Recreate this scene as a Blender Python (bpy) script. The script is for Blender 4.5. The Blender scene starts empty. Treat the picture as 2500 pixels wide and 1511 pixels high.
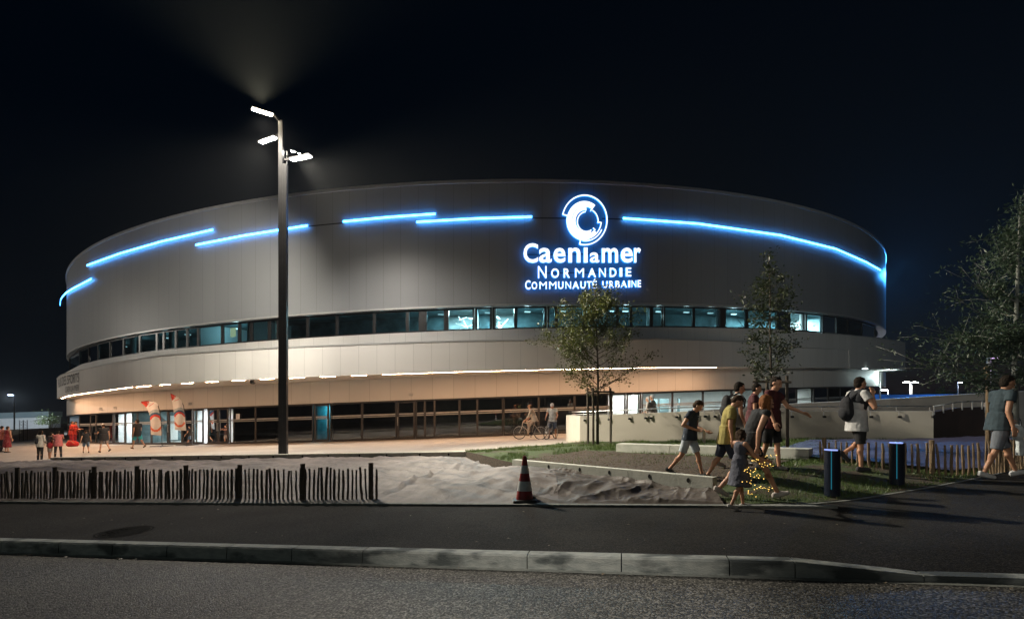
import bpy, bmesh, math, random
from mathutils import Vector, Matrix
rad = math.radians
random.seed(11)
sc = bpy.context.scene
col = sc.collection

# ------------------------------------------------------------------ site
SKY = 0.1; HAZE = 0.0003
EYE = 1.63                      # eye height above the pavement
F = 1250.0                      # focal length for a 2500 wide frame (18 mm lens)
SLOPE = 0.036                   # the site climbs gently to the right
def S(x): return SLOPE * x
def ss(a, b, v):
    t = max(0.0, min(1.0, (v - a) / (b - a))); return t * t * (3 - 2 * t)
def plan(px, d):                # plan position seen in column px at depth d
    return ((px - 1250.0) / F * d, d)
def pt(px, py, d):
    return Vector(((px - 1250.0) / F * d, d, EYE - (py - 989.0) / F * d))

# ------------------------------------------------------------------ materials
def new_mat(name):
    m = bpy.data.materials.new(name); m.use_nodes = True
    nt = m.node_tree; nt.nodes.clear()
    return m, nt
def N(nt, t, **kw):
    n = nt.nodes.new(t)
    for k, v in kw.items():
        if k in n.inputs: n.inputs[k].default_value = v
        else: setattr(n, k, v)
    return n
def L(nt, a, ao, b, bi): nt.links.new(a.outputs[ao], b.inputs[bi])
def c4(c): return (c[0], c[1], c[2], 1.0)

def mat(name, c1, c2=None, scale=8.0, rough=0.7, bump=0.0, bscale=None, metal=0.0, detail=6.0,
        lo=0.35, hi=0.65, stretch=None, spec=0.5, third=None, tscale=1.0, tlo=.5, thi=.7, rlo=None):
    """Principled surface with one or two layers of procedural mottling and a noise bump."""
    m, nt = new_mat(name)
    out = N(nt, 'ShaderNodeOutputMaterial'); b = N(nt, 'ShaderNodeBsdfPrincipled')
    b.inputs['Roughness'].default_value = rough; b.inputs['Metallic'].default_value = metal
    b.inputs['Specular IOR Level'].default_value = spec
    L(nt, b, 0, out, 0)
    tc = N(nt, 'ShaderNodeTexCoord'); mp = N(nt, 'ShaderNodeMapping')
    if stretch: mp.inputs['Scale'].default_value = stretch
    L(nt, tc, 'Object', mp, 0)
    n1 = N(nt, 'ShaderNodeTexNoise'); n1.inputs['Scale'].default_value = scale; n1.inputs['Detail'].default_value = detail
    L(nt, mp, 0, n1, 'Vector')
    r = N(nt, 'ShaderNodeValToRGB'); r.color_ramp.elements[0].position = lo; r.color_ramp.elements[1].position = hi
    r.color_ramp.elements[0].color = c4(c1); r.color_ramp.elements[1].color = c4(c2 or c1)
    L(nt, n1, 'Fac', r, 0)
    src, so = r, 0
    if third is not None:
        n3 = N(nt, 'ShaderNodeTexNoise'); n3.inputs['Scale'].default_value = tscale; n3.inputs['Detail'].default_value = 5
        L(nt, mp, 0, n3, 'Vector')
        mr = N(nt, 'ShaderNodeMapRange'); mr.inputs[1].default_value = tlo; mr.inputs[2].default_value = thi
        L(nt, n3, 'Fac', mr, 0)
        mx = N(nt, 'ShaderNodeMix', data_type='RGBA'); mx.inputs[7].default_value = c4(third)
        L(nt, mr, 0, mx, 0); L(nt, r, 0, mx, 6); src, so = mx, 2
    L(nt, src, so, b, 'Base Color')
    if rlo is not None:
        mr2 = N(nt, 'ShaderNodeMapRange'); mr2.inputs[3].default_value = rlo; mr2.inputs[4].default_value = rough
        L(nt, n1, 'Fac', mr2, 0); L(nt, mr2, 0, b, 'Roughness')
    if bump:
        nb = N(nt, 'ShaderNodeTexNoise'); nb.inputs['Scale'].default_value = bscale or scale * 3; nb.inputs['Detail'].default_value = 8
        L(nt, mp, 0, nb, 'Vector')
        bp = N(nt, 'ShaderNodeBump'); bp.inputs['Strength'].default_value = bump; bp.inputs['Distance'].default_value = 0.02
        L(nt, nb, 'Fac', bp, 'Height'); L(nt, bp, 0, b, 'Normal')
    return m

def emit(name, c, s):
    m, nt = new_mat(name)
    out = N(nt, 'ShaderNodeOutputMaterial'); e = N(nt, 'ShaderNodeEmission')
    e.inputs[0].default_value = c4(c); e.inputs[1].default_value = s
    L(nt, e, 0, out, 0); return m

def glass(name, tint, refl=0.10, rough=0.0):
    m, nt = new_mat(name)
    out = N(nt, 'ShaderNodeOutputMaterial'); t = N(nt, 'ShaderNodeBsdfTransparent'); g = N(nt, 'ShaderNodeBsdfGlossy')
    t.inputs[0].default_value = c4(tint); g.inputs['Roughness'].default_value = rough
    g.inputs[0].default_value = (.95, .97, 1, 1)
    fr = N(nt, 'ShaderNodeFresnel'); fr.inputs[0].default_value = 1.5
    ad = N(nt, 'ShaderNodeMath', operation='ADD'); ad.inputs[1].default_value = refl - .04; ad.use_clamp = True
    mx = N(nt, 'ShaderNodeMixShader')
    L(nt, fr, 0, ad, 0); L(nt, ad, 0, mx, 0); L(nt, t, 0, mx, 1); L(nt, g, 0, mx, 2); L(nt, mx, 0, out, 0)
    return m

def panel_mat(name, base, seam, count, rough, metal=0.0, var=0.05, seamw=0.03):
    """Curved cladding: standing seams at even angles about the object's own origin, slight panel-to-panel variation."""
    m, nt = new_mat(name)
    out = N(nt, 'ShaderNodeOutputMaterial'); b = N(nt, 'ShaderNodeBsdfPrincipled')
    b.inputs['Roughness'].default_value = rough; b.inputs['Metallic'].default_value = metal
    L(nt, b, 0, out, 0)
    tc = N(nt, 'ShaderNodeTexCoord'); sp = N(nt, 'ShaderNodeSeparateXYZ'); L(nt, tc, 'Object', sp, 0)
    at = N(nt, 'ShaderNodeMath', operation='ARCTAN2'); L(nt, sp, 0, at, 0); L(nt, sp, 1, at, 1)
    mu = N(nt, 'ShaderNodeMath', operation='MULTIPLY'); mu.inputs[1].default_value = count / (2 * math.pi); L(nt, at, 0, mu, 0)
    fr = N(nt, 'ShaderNodeMath', operation='FRACT'); L(nt, mu, 0, fr, 0)
    lt = N(nt, 'ShaderNodeMath', operation='LESS_THAN'); lt.inputs[1].default_value = seamw; L(nt, fr, 0, lt, 0)
    fl = N(nt, 'ShaderNodeMath', operation='FLOOR'); L(nt, mu, 0, fl, 0)
    wn = N(nt, 'ShaderNodeTexWhiteNoise', noise_dimensions='1D'); L(nt, fl, 0, wn, 'W')
    mr = N(nt, 'ShaderNodeMapRange'); mr.inputs[3].default_value = 1 - var; mr.inputs[4].default_value = 1 + var
    L(nt, wn, 'Value', mr, 0)
    nz = N(nt, 'ShaderNodeTexNoise'); nz.inputs['Scale'].default_value = .35; nz.inputs['Detail'].default_value = 4
    mpz = N(nt, 'ShaderNodeMapping'); mpz.inputs['Scale'].default_value = (1, 1, .35)
    L(nt, tc, 'Object', mpz, 0); L(nt, mpz, 0, nz, 'Vector')
    mr3 = N(nt, 'ShaderNodeMapRange'); mr3.inputs[3].default_value = .88; mr3.inputs[4].default_value = 1.12; L(nt, nz, 'Fac', mr3, 0)
    m2 = N(nt, 'ShaderNodeMath', operation='MULTIPLY'); L(nt, mr, 0, m2, 0); L(nt, mr3, 0, m2, 1)
    vm = N(nt, 'ShaderNodeVectorMath', operation='SCALE'); vm.inputs[0].default_value = base; L(nt, m2, 0, vm, 'Scale')
    mx = N(nt, 'ShaderNodeMix', data_type='RGBA'); mx.inputs[7].default_value = c4(seam)
    L(nt, lt, 0, mx, 0); L(nt, vm, 0, mx, 6); L(nt, mx, 2, b, 'Base Color')
    bp = N(nt, 'ShaderNodeBump'); bp.inputs['Strength'].default_value = .35; bp.inputs['Distance'].default_value = .01
    iv = N(nt, 'ShaderNodeMath', operation='SUBTRACT'); iv.inputs[0].default_value = 1; L(nt, lt, 0, iv, 1)
    L(nt, iv, 0, bp, 'Height'); L(nt, bp, 0, b, 'Normal')
    return m

def leaf_mat(name, a, b_, trans=.25):
    m, nt = new_mat(name)
    out = N(nt, 'ShaderNodeOutputMaterial'); p = N(nt, 'ShaderNodeBsdfPrincipled'); p.inputs['Roughness'].default_value = .45
    t = N(nt, 'ShaderNodeBsdfTranslucent'); mx = N(nt, 'ShaderNodeMixShader'); mx.inputs[0].default_value = trans
    g = N(nt, 'ShaderNodeNewGeometry'); r = N(nt, 'ShaderNodeValToRGB')
    r.color_ramp.elements[0].color = c4(a); r.color_ramp.elements[1].color = c4(b_)
    L(nt, g, 'Random Per Island', r, 0); L(nt, r, 0, p, 'Base Color'); L(nt, r, 0, t, 0)
    L(nt, p, 0, mx, 1); L(nt, t, 0, mx, 2); L(nt, mx, 0, out, 0)
    return m

def asphalt(name, lo, hi, scale, rough, patch, bump=.8, spec=.5):
    """Worn asphalt: every stone of the aggregate gets its own grey, over slow patches and a stone-shaped bump."""
    m, nt = new_mat(name)
    out = N(nt, 'ShaderNodeOutputMaterial'); b = N(nt, 'ShaderNodeBsdfPrincipled'); L(nt, b, 0, out, 0)
    tc = N(nt, 'ShaderNodeTexCoord'); v = N(nt, 'ShaderNodeTexVoronoi'); v.inputs['Scale'].default_value = scale; L(nt, tc, 'Object', v, 'Vector')
    sp = N(nt, 'ShaderNodeSeparateColor'); L(nt, v, 'Color', sp, 0)
    pw = N(nt, 'ShaderNodeMath', operation='POWER'); pw.inputs[1].default_value = 2.6; L(nt, sp, 0, pw, 0)
    n = N(nt, 'ShaderNodeTexNoise'); n.inputs['Scale'].default_value = .9; n.inputs['Detail'].default_value = 6; L(nt, tc, 'Object', n, 'Vector')
    mr = N(nt, 'ShaderNodeMapRange'); mr.inputs[1].default_value = .3; mr.inputs[2].default_value = .7; mr.inputs[3].default_value = 1 - patch; mr.inputs[4].default_value = 1 + patch; L(nt, n, 'Fac', mr, 0)
    r = N(nt, 'ShaderNodeMix', data_type='RGBA'); r.inputs[6].default_value = c4(lo); r.inputs[7].default_value = c4(hi); L(nt, pw, 0, r, 0)
    vm = N(nt, 'ShaderNodeVectorMath', operation='SCALE'); L(nt, r, 2, vm, 0); L(nt, mr, 0, vm, 'Scale'); L(nt, vm, 0, b, 'Base Color')
    r2 = N(nt, 'ShaderNodeMapRange'); r2.inputs[3].default_value = rough - .25; r2.inputs[4].default_value = rough; L(nt, sp, 1, r2, 0); L(nt, r2, 0, b, 'Roughness')
    bp = N(nt, 'ShaderNodeBump'); bp.inputs['Strength'].default_value = bump; bp.inputs['Distance'].default_value = .006; bp.invert = True; b.inputs['Specular IOR Level'].default_value = spec; L(nt, v, 'Distance', bp, 'Height'); L(nt, bp, 0, b, 'Normal')
    return m

M = {}
# ------------------------------------------------------------------ mesh building
class MB:
    def __init__(s): s.v = []; s.f = []; s.mi = []; s.cur = 0
    def vert(s, p): s.v.append(tuple(p)); return len(s.v) - 1
    def face(s, idx, mi=None): s.f.append(tuple(idx)); s.mi.append(s.cur if mi is None else mi)
    def poly(s, pts, mi=None): s.face([s.vert(p) for p in pts], mi)
    def box(s, c, size, rz=0.0, mi=None, R=None):
        hx, hy, hz = size[0] / 2, size[1] / 2, size[2] / 2
        Rm = R if R is not None else Matrix.Rotation(rz, 3, 'Z')
        b = len(s.v); c = Vector(c)
        for dz in (-hz, hz):
            for dx, dy in ((-hx, -hy), (hx, -hy), (hx, hy), (-hx, hy)):
                s.v.append(tuple(c + Rm @ Vector((dx, dy, dz))))
        for q in ((3, 2, 1, 0), (4, 5, 6, 7), (0, 1, 5, 4), (1, 2, 6, 5), (2, 3, 7, 6), (3, 0, 4, 7)):
            s.face([b + i for i in q], mi)
    def beam(s, a, b_, w, h, mi=None):
        a, b_ = Vector(a), Vector(b_); d = b_ - a; l = d.length
        x = d.normalized(); up = Vector((0, 0, 1)) if abs(x.z) < .95 else Vector((0, 1, 0))
        y = up.cross(x).normalized(); z = x.cross(y)
        R = Matrix((x, y, z)).transposed()
        s.box((a + b_) / 2, (l, w, h), mi=mi, R=R)
    def tube(s, path, r, seg=8, mi=None, cap=True):
        path = [Vector(p) for p in path]; n = len(path)
        rs = r if isinstance(r, (list, tuple)) else [r] * n
        rings = []; prev = None
        for i, p in enumerate(path):
            d = (path[min(i + 1, n - 1)] - path[max(i - 1, 0)])
            d = d.normalized() if d.length > 1e-9 else Vector((0, 0, 1))
            if prev is None:
                u = d.cross(Vector((0, 0, 1)) if abs(d.z) < .9 else Vector((1, 0, 0))).normalized()
            else:
                u = (prev - d * prev.dot(d));
                u = u.normalized() if u.length > 1e-6 else d.orthogonal().normalized()
            prev = u; w = d.cross(u)
            ring = []
            for k in range(seg):
                a = 2 * math.pi * k / seg
                ring.append(s.vert(p + (u * math.cos(a) + w * math.sin(a)) * rs[i]))
            rings.append(ring)
        for i in range(n - 1):
            for k in range(seg):
                k2 = (k + 1) % seg
                s.face([rings[i][k], rings[i][k2], rings[i + 1][k2], rings[i + 1][k]], mi)
        if cap:
            s.face(list(reversed(rings[0])), mi); s.face(rings[-1], mi)
    def ellipsoid(s, c, r, R=None, seg=14, rings=9, mi=None):
        c = Vector(c); Rm = R or Matrix.Identity(3)
        if not isinstance(r, (list, tuple)): r = (r, r, r)
        top = s.vert(c + Rm @ Vector((0, 0, r[2]))); rows = []
        for i in range(1, rings):
            t = math.pi * i / rings; row = []
            for k in range(seg):
                a = 2 * math.pi * k / seg
                row.append(s.vert(c + Rm @ Vector((r[0] * math.sin(t) * math.cos(a), r[1] * math.sin(t) * math.sin(a), r[2] * math.cos(t)))))
            rows.append(row)
        bot = s.vert(c + Rm @ Vector((0, 0, -r[2])))
        for k in range(seg):
            k2 = (k + 1) % seg
            s.face([top, rows[0][k], rows[0][k2]], mi); s.face([bot, rows[-1][k2], rows[-1][k]], mi)
            for i in range(len(rows) - 1):
                s.face([rows[i][k], rows[i + 1][k], rows[i + 1][k2], rows[i][k2]], mi)
    def capsule(s, a, b_, ra, rb, seg=12, mi=None):
        a, b_ = Vector(a), Vector(b_); d = (b_ - a).normalized() if (b_ - a).length > 1e-6 else Vector((0, 0, 1))
        path = []; rs = []
        for t in (-.98, -.8, -.5, -.2): path.append(a + d * ra * t); rs.append(ra * math.sqrt(1 - t * t))
        path.append(a); rs.append(ra); path.append(b_); rs.append(rb)
        for t in (.2, .5, .8, .98): path.append(b_ + d * rb * t); rs.append(rb * math.sqrt(1 - t * t))
        s.tube(path, rs, seg, mi)
    def lathe(s, c, prof, seg=24, mi=None, cap=True):
        s.tube_z([(Vector(c) + Vector((0, 0, z)), r) for r, z in prof], seg, mi, cap)
    def tube_z(s, pr, seg, mi, cap):
        rings = [[s.vert(p + Vector((math.cos(2 * math.pi * k / seg) * r, math.sin(2 * math.pi * k / seg) * r, 0))) for k in range(seg)] for p, r in pr]
        for i in range(len(rings) - 1):
            for k in range(seg):
                k2 = (k + 1) % seg
                s.face([rings[i][k], rings[i][k2], rings[i + 1][k2], rings[i + 1][k]], mi)
        if cap: s.face(list(reversed(rings[0])), mi); s.face(rings[-1], mi)
    def band(s, path, z0, z1, th, closed=False, mi=None, slope=True):
        """Upright band along a plan path, z0..z1 above the site slope, thickness th to the left of travel."""
        n = len(path); P = [Vector((p[0], p[1])) for p in path]; off = []
        for i in range(n):
            a = P[(i - 1) % n] if (closed or i) else P[i]; b = P[(i + 1) % n] if (closed or i < n - 1) else P[i]
            d = (b - a).normalized(); off.append(P[i] + Vector((-d.y, d.x)) * th)
        g = (lambda x: S(x)) if slope else (lambda x: 0.0)
        fz0 = z0 if callable(z0) else (lambda i: z0); fz1 = z1 if callable(z1) else (lambda i: z1)
        R = []
        for i in range(n):
            p, o = P[i], off[i]
            R.append([s.vert((p.x, p.y, fz0(i) + g(p.x))), s.vert((p.x, p.y, fz1(i) + g(p.x))),
                      s.vert((o.x, o.y, fz1(i) + g(o.x))), s.vert((o.x, o.y, fz0(i) + g(o.x)))])
        m = n if closed else n - 1
        for i in range(m):
            j = (i + 1) % n
            for k in range(4):
                k2 = (k + 1) % 4
                s.face([R[i][k], R[j][k], R[j][k2], R[i][k2]], mi)
        if not closed:
            s.face(R[0], mi); s.face(list(reversed(R[-1])), mi)
    def prism(s, poly, z0, z1, mi=None, slope=True):
        g = (lambda x: S(x)) if slope else (lambda x: 0.0)
        b = [s.vert((x, y, z0 + g(x))) for x, y in poly]; t = [s.vert((x, y, z1 + g(x))) for x, y in poly]
        s.face(list(reversed(b)), mi); s.face(t, mi); n = len(poly)
        for i in range(n): s.face([b[i], b[(i + 1) % n], t[(i + 1) % n], t[i]], mi)
    def build(s, name, mats, parent=None, smooth=False, origin=None, angle=None, kind=None):
        if not isinstance(mats, (list, tuple)): mats = [mats]
        me = bpy.data.meshes.new(name)
        o = bpy.data.objects.new(name, me); col.objects.link(o)
        org = Vector(origin) if origin is not None else Vector((0, 0, 0))
        me.from_pydata([tuple(Vector(v) - org) for v in s.v], [], s.f)
        for m in mats: me.materials.append(m)
        if len(mats) > 1: me.polygons.foreach_set('material_index', s.mi)
        me.validate(); me.update()
        bm = bmesh.new(); bm.from_mesh(me); bmesh.ops.recalc_face_normals(bm, faces=bm.faces); bm.to_mesh(me); bm.free()
        if smooth:
            me.polygons.foreach_set('use_smooth', [True] * len(me.polygons))
            if angle is not None: me.set_sharp_from_angle(angle=rad(angle))
        o.location = org
        if parent is not None: adopt(o, parent)
        if kind: o['kind'] = kind
        return o

def world_loc(o):
    v = Vector(o.location); p = o.parent
    while p: v = v + Vector(p.location); p = p.parent
    return v
def adopt(o, parent):
    """Parent without moving (parents here are never rotated or scaled)."""
    w = Vector(o.location); o.parent = parent; o.location = w - world_loc(parent)
def tag(o, label, cat=None, group=None, kind=None):
    o['label'] = label
    if cat: o['category'] = cat
    if group: o['group'] = group
    if kind: o['kind'] = kind
    return o
def empty(name, loc, label, cat, group=None):
    o = bpy.data.objects.new(name, None); col.objects.link(o); o.location = loc; o.empty_display_size = .2
    return tag(o, label, cat, group)
def lamp(name, kind, loc, energy, color, parent=None, size=.1, target=None, angle=160, blend=.6, sy=None):
    d = bpy.data.lights.new(name, kind); d.energy = energy; d.color = color
    if kind == 'AREA':
        d.size = size
        if sy: d.shape = 'RECTANGLE'; d.size_y = sy
    else: d.shadow_soft_size = size
    if kind == 'SPOT': d.spot_size = rad(angle); d.spot_blend = blend
    o = bpy.data.objects.new(name, d); col.objects.link(o); o.location = loc
    if target is not None:
        o.rotation_euler = (Vector(target) - Vector(loc)).to_track_quat('-Z', 'Y').to_euler()
    elif kind in ('SPOT', 'AREA'): o.rotation_euler = (0, 0, 0)
    if parent is not None: adopt(o, parent)
    return o
def resample(pl, n):
    pl = [Vector((p[0], p[1])) for p in pl]; ln = [0.0]
    for i in range(1, len(pl)): ln.append(ln[-1] + (pl[i] - pl[i - 1]).length)
    out = []; j = 0
    for k in range(n):
        t = ln[-1] * k / (n - 1)
        while j < len(pl) - 2 and ln[j + 1] < t: j += 1
        u = (t - ln[j]) / max(1e-9, ln[j + 1] - ln[j]); out.append(pl[j].lerp(pl[j + 1], u))
    return out
def spline(pl, sub=8):
    pl = [Vector((p[0], p[1])) for p in pl]; out = []
    for i in range(len(pl) - 1):
        p0 = pl[max(i - 1, 0)]; p1 = pl[i]; p2 = pl[i + 1]; p3 = pl[min(i + 2, len(pl) - 1)]
        for k in range(sub):
            t = k / sub
            out.append(.5 * ((2 * p1) + (p2 - p0) * t + (2 * p0 - 5 * p1 + 4 * p2 - p3) * t * t + (3 * p1 - p0 - 3 * p2 + p3) * t ** 3))
    out.append(pl[-1]); return out
def vnoise(x, y, seed=0):
    def h(i, j):
        v = math.sin(i * 127.1 + j * 311.7 + seed * 74.7) * 43758.5453; return v - math.floor(v)
    i, j = math.floor(x), math.floor(y); u, v = x - i, y - j; u = u * u * (3 - 2 * u); v = v * v * (3 - 2 * v)
    return (h(i, j) * (1 - u) + h(i + 1, j) * u) * (1 - v) + (h(i, j + 1) * (1 - u) + h(i + 1, j + 1) * u) * v
def fbm(x, y, o=4, seed=0):
    a = .5; t = 0
    for k in range(o): t += a * vnoise(x, y, seed + k); x *= 2.03; y *= 2.03; a *= .5
    return t
def text_mesh(ch, bold=0.0, ext=0.0, shear=0.0):
    """One glyph run as (verts, faces) with its outline box normalised to 0..1."""
    cu = bpy.data.curves.new('glyph', 'FONT'); cu.body = ch; cu.offset = bold; cu.extrude = ext; cu.resolution_u = 4
    o = bpy.data.objects.new('glyph', cu); col.objects.link(o)
    dg = bpy.context.evaluated_depsgraph_get(); me = bpy.data.meshes.new_from_object(o.evaluated_get(dg))
    vs = [v.co.copy() for v in me.vertices]; fs = [tuple(p.vertices) for p in me.polygons]; ns = [p.normal.copy() for p in me.polygons]
    bpy.data.objects.remove(o); bpy.data.curves.remove(cu); bpy.data.meshes.remove(me)
    return vs, fs, ns
# ------------------------------------------------------------------ palette
M['road'] = asphalt('road_asphalt', (.022, .0215, .020), (.20, .19, .17), 62, .75, .30)
M['pave'] = asphalt('pavement_asphalt', (.013, .0125, .012), (.046, .042, .037), 95, 1.0, .35, .6, .15)
M['ground'] = mat('far_ground', (.03, .03, .028), (.05, .048, .045), scale=3, rough=.95)
M['plaza'] = mat('plaza_concrete', (.40, .37, .33), (.50, .47, .42), scale=5, rough=.72, bump=.15, bscale=50, third=(.36, .33, .29), tscale=.35, tlo=.42, thi=.66, stretch=(.5, 1, 1))
M['kerb'] = mat('kerb_concrete', (.25, .27, .255), (.36, .37, .345), scale=14, rough=.8, bump=.5, bscale=60, third=(.075, .085, .083), tscale=2.6, tlo=.5, thi=.6, stretch=(.6, 1, 1.6))
M['edging'] = mat('edging_concrete', (.14, .15, .14), (.22, .23, .21), scale=9, rough=.85, bump=.4)
M['wall'] = mat('board_concrete', (.46, .47, .42), (.56, .56, .50), scale=2.5, rough=.8, bump=.25, bscale=30, third=(.40, .41, .36), tscale=6, tlo=.5, thi=.75)
M['ramp'] = mat('ramp_render', (.50, .46, .39), (.57, .53, .45), scale=1.6, rough=.85, bump=.2, bscale=40, third=(.44, .40, .33), tscale=.8, tlo=.5, thi=.75, stretch=(.35, 1, 1))
M['parapet'] = mat('dark_render', (.15, .14, .13), (.19, .18, .165), scale=2, rough=.85, bump=.15)
M['hole'] = mat('core_hole', (.008, .008, .008), rough=1)
M['soil'] = mat('bark_mulch', (.022, .016, .011), (.085, .062, .04), scale=22, rough=.95, bump=1.0, bscale=45)
M['lawn'] = mat('lawn_soil', (.028, .04, .012), (.055, .085, .022), scale=9, rough=.95, bump=.8, bscale=60, third=(.05, .036, .022), tscale=1.3, tlo=.5, thi=.62)
M['sheet2'] = mat('brown_dimmed_sheet', (.066, .053, .044), (.105, .086, .072), scale=5, rough=.6, bump=.3, bscale=22, third=(.05, .04, .033), tscale=1.4, tlo=.45, thi=.7)  # browner sheet; the lamp falloff is also put into its darker colour
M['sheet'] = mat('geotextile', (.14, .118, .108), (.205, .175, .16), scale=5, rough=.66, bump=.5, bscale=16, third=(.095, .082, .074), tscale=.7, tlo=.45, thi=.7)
M['bluesheet'] = mat('blue_geotextile', (.05, .052, .11), (.085, .085, .165), scale=6, rough=.6, bump=.6, bscale=20, stretch=(1, 3, 1))
M['drum'] = panel_mat('drum_cladding', (.265, .275, .285), (.17, .175, .18), 300, .46, var=.025, seamw=.02)
M['fascia'] = panel_mat('fascia_cladding', (.62, .605, .575), (.46, .45, .43), 330, .5, var=.03, seamw=.022)
M['low'] = panel_mat('lower_cladding', (.60, .57, .53), (.40, .38, .35), 250, .55, var=.02, seamw=.018)
M['soffit'] = mat('soffit_board', (.62, .56, .5), (.66, .6, .54), scale=1, rough=.6)
M['frame'] = mat('dark_frame', (.014, .014, .015), (.02, .019, .019), scale=4, rough=.35)
M['bframe'] = mat('bronze_frame', (.04, .034, .03), (.055, .047, .042), scale=4, rough=.4)
M['coping'] = mat('coping_metal', (.42, .42, .42), (.48, .48, .47), scale=3, rough=.4, metal=.3)
M['white'] = mat('white_paint', (.75, .76, .76), (.8, .8, .8), scale=3, rough=.6)
M['teal'] = mat('teal_interior', (.05, .085, .09), (.13, .19, .20), scale=1.6, rough=.7)
M['inwall'] = mat('interior_plaster', (.55, .57, .57), (.66, .67, .66), scale=.8, rough=.7)
M['infloor'] = mat('interior_floor', (.25, .25, .24), (.32, .31, .3), scale=2, rough=.35)
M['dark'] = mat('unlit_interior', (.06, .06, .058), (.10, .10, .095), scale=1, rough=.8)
M['wood'] = mat('chestnut_pale', (.13, .085, .045), (.27, .19, .11), scale=6, rough=.8, bump=.6, bscale=40, stretch=(4, 4, .6))
M['wooddark'] = mat('weathered_stake', (.07, .052, .038), (.17, .13, .095), scale=6, rough=.85, bump=.6, bscale=40, stretch=(4, 4, .6))
M['wire'] = mat('galvanised_wire', (.25, .25, .25), rough=.4, metal=.8)
M['steel'] = mat('brushed_steel', (.55, .55, .54), (.62, .62, .61), scale=20, rough=.35, metal=.85)
M['pole'] = mat('grey_pole', (.035, .036, .038), (.045, .045, .046), scale=5, rough=.38, metal=.2)
M['black'] = mat('black_plastic', (.012, .012, .013), (.02, .02, .02), scale=8, rough=.5)
M['letter'] = mat('letter_black', (.02, .018, .016), rough=.5)
M['bark'] = mat('young_bark', (.045, .036, .026), (.10, .08, .06), scale=14, rough=.9, bump=.8, bscale=40, stretch=(3, 3, .7))
M['glass_dark'] = glass('tinted_glass', (.30, .46, .50), .07)
M['glass_clear'] = glass('clear_glass', (.80, .88, .88), .06)
M['glass_brown'] = glass('bronze_glass', (.42, .40, .37), .10)
M['film'] = mat('glass_film', (.30, .30, .29), (.36, .36, .35), scale=3, rough=.6)
M['led'] = emit('blue_led', (.055, .34, 1.0), 25.0)
M['logo_front'] = emit('logo_white', (.92, .96, 1.0), 1.6)
M['logo_side'] = emit('logo_blue', (.012, .26, 1.0), 2.8)
M['soffit_led'] = emit('soffit_led', (1.0, .58, .33), 235.0)
M['lamp_warm'] = emit('lamp_warm', (1.0, .86, .62), 110.0)
M['lamp_white'] = emit('lamp_white', (1.0, .95, .86), 90.0)

# ------------------------------------------------------------------ ground
EX, EY = (0.978, -0.209), (0.209, 0.978)        # along the street / across it, away from the camera
def st(t, s): return (EX[0] * t + EY[0] * s, EX[1] * t + EY[1] * s)
def sdist(x, y): return EY[0] * x + EY[1] * y
LAWN_F = [(-1.5, 16.55), (0.0, 12.7), (1.7, 10.75), (3.35, 8.75), (3.30, 7.72), (4.55, 7.66), (5.68, 8.02), (8.05, 9.12), (10.2, 10.3), (16, 12.9)]
LAWN_B = [(-1.6, 17.4), (2.6, 19.95), (6.5, 18.75), (10.5, 17.35), (13.5, 16.3), (17, 16.6), (24, 17.5)]
def edge_d(x, y):
    best = 1e9; ok = None
    for i in range(3, len(LAWN_F) - 1):
        ax, ay = LAWN_F[i]; bx, by = LAWN_F[i + 1]
        dx, dy = bx - ax, by - ay; t = max(0, min(1, ((x - ax) * dx + (y - ay) * dy) / (dx * dx + dy * dy)))
        d = math.hypot(x - ax - dx * t, y - ay - dy * t)
        if d < best: best = d
    return best
def lawn_z(x, y):
    b = .02 + .19 * ss(0, 1.9, edge_d(x, y))
    b = b * (1 - .6 * ss(8, 14, x))
    return b - .10 * ss(15, 19, y) + .03 * (fbm(x * .8, y * .8, 3, 5) - .5)
def plaza_z(x, y): return -.10 * ss(20, 27, y) - .42 * ss(-20.5, -27, x) * (1 - ss(28, 34, y))
def inside(poly, x, y):
    r = False; j = len(poly) - 1
    for i in range(len(poly)):
        xi, yi = poly[i]; xj, yj = poly[j]
        if (yi > y) != (yj > y) and x < (xj - xi) * (y - yi) / (yj - yi) + xi: r = not r
        j = i
    return r
LAWN_POLY = LAWN_F + list(reversed(LAWN_B))
def gz(x, y):
    if inside(LAWN_POLY, x, y): return S(x) + lawn_z(x, y)
    s = sdist(x, y)
    if s < 5.5: return S(x) - .15
    if s < 8.2 or x > 3: return S(x)
    return S(x) + plaza_z(x, y)

def sheet(name, A, B, nx, ny, fz, m, kind='structure', uvw=None):
    """Ruled sheet between two plan polylines."""
    a = resample(A, nx); b = resample(B, nx); mb = MB(); idx = []
    for j in range(ny):
        v = j / (ny - 1); row = []
        for i in range(nx):
            p = a[i].lerp(b[i], v); row.append(mb.vert((p.x, p.y, S(p.x) + fz(p.x, p.y, i / (nx - 1), v))))
        idx.append(row)
    for j in range(ny - 1):
        for i in range(nx - 1): mb.face((idx[j][i], idx[j][i + 1], idx[j + 1][i + 1], idx[j + 1][i]))
    o = mb.build(name, m, smooth=True)
    if kind: o['kind'] = kind
    return o
def up(o):
    me = o.data; bm = bmesh.new(); bm.from_mesh(me)
    for f in bm.faces:
        if f.normal.z < 0: f.normal_flip()
    bm.to_mesh(me); bm.free(); return o

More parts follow.
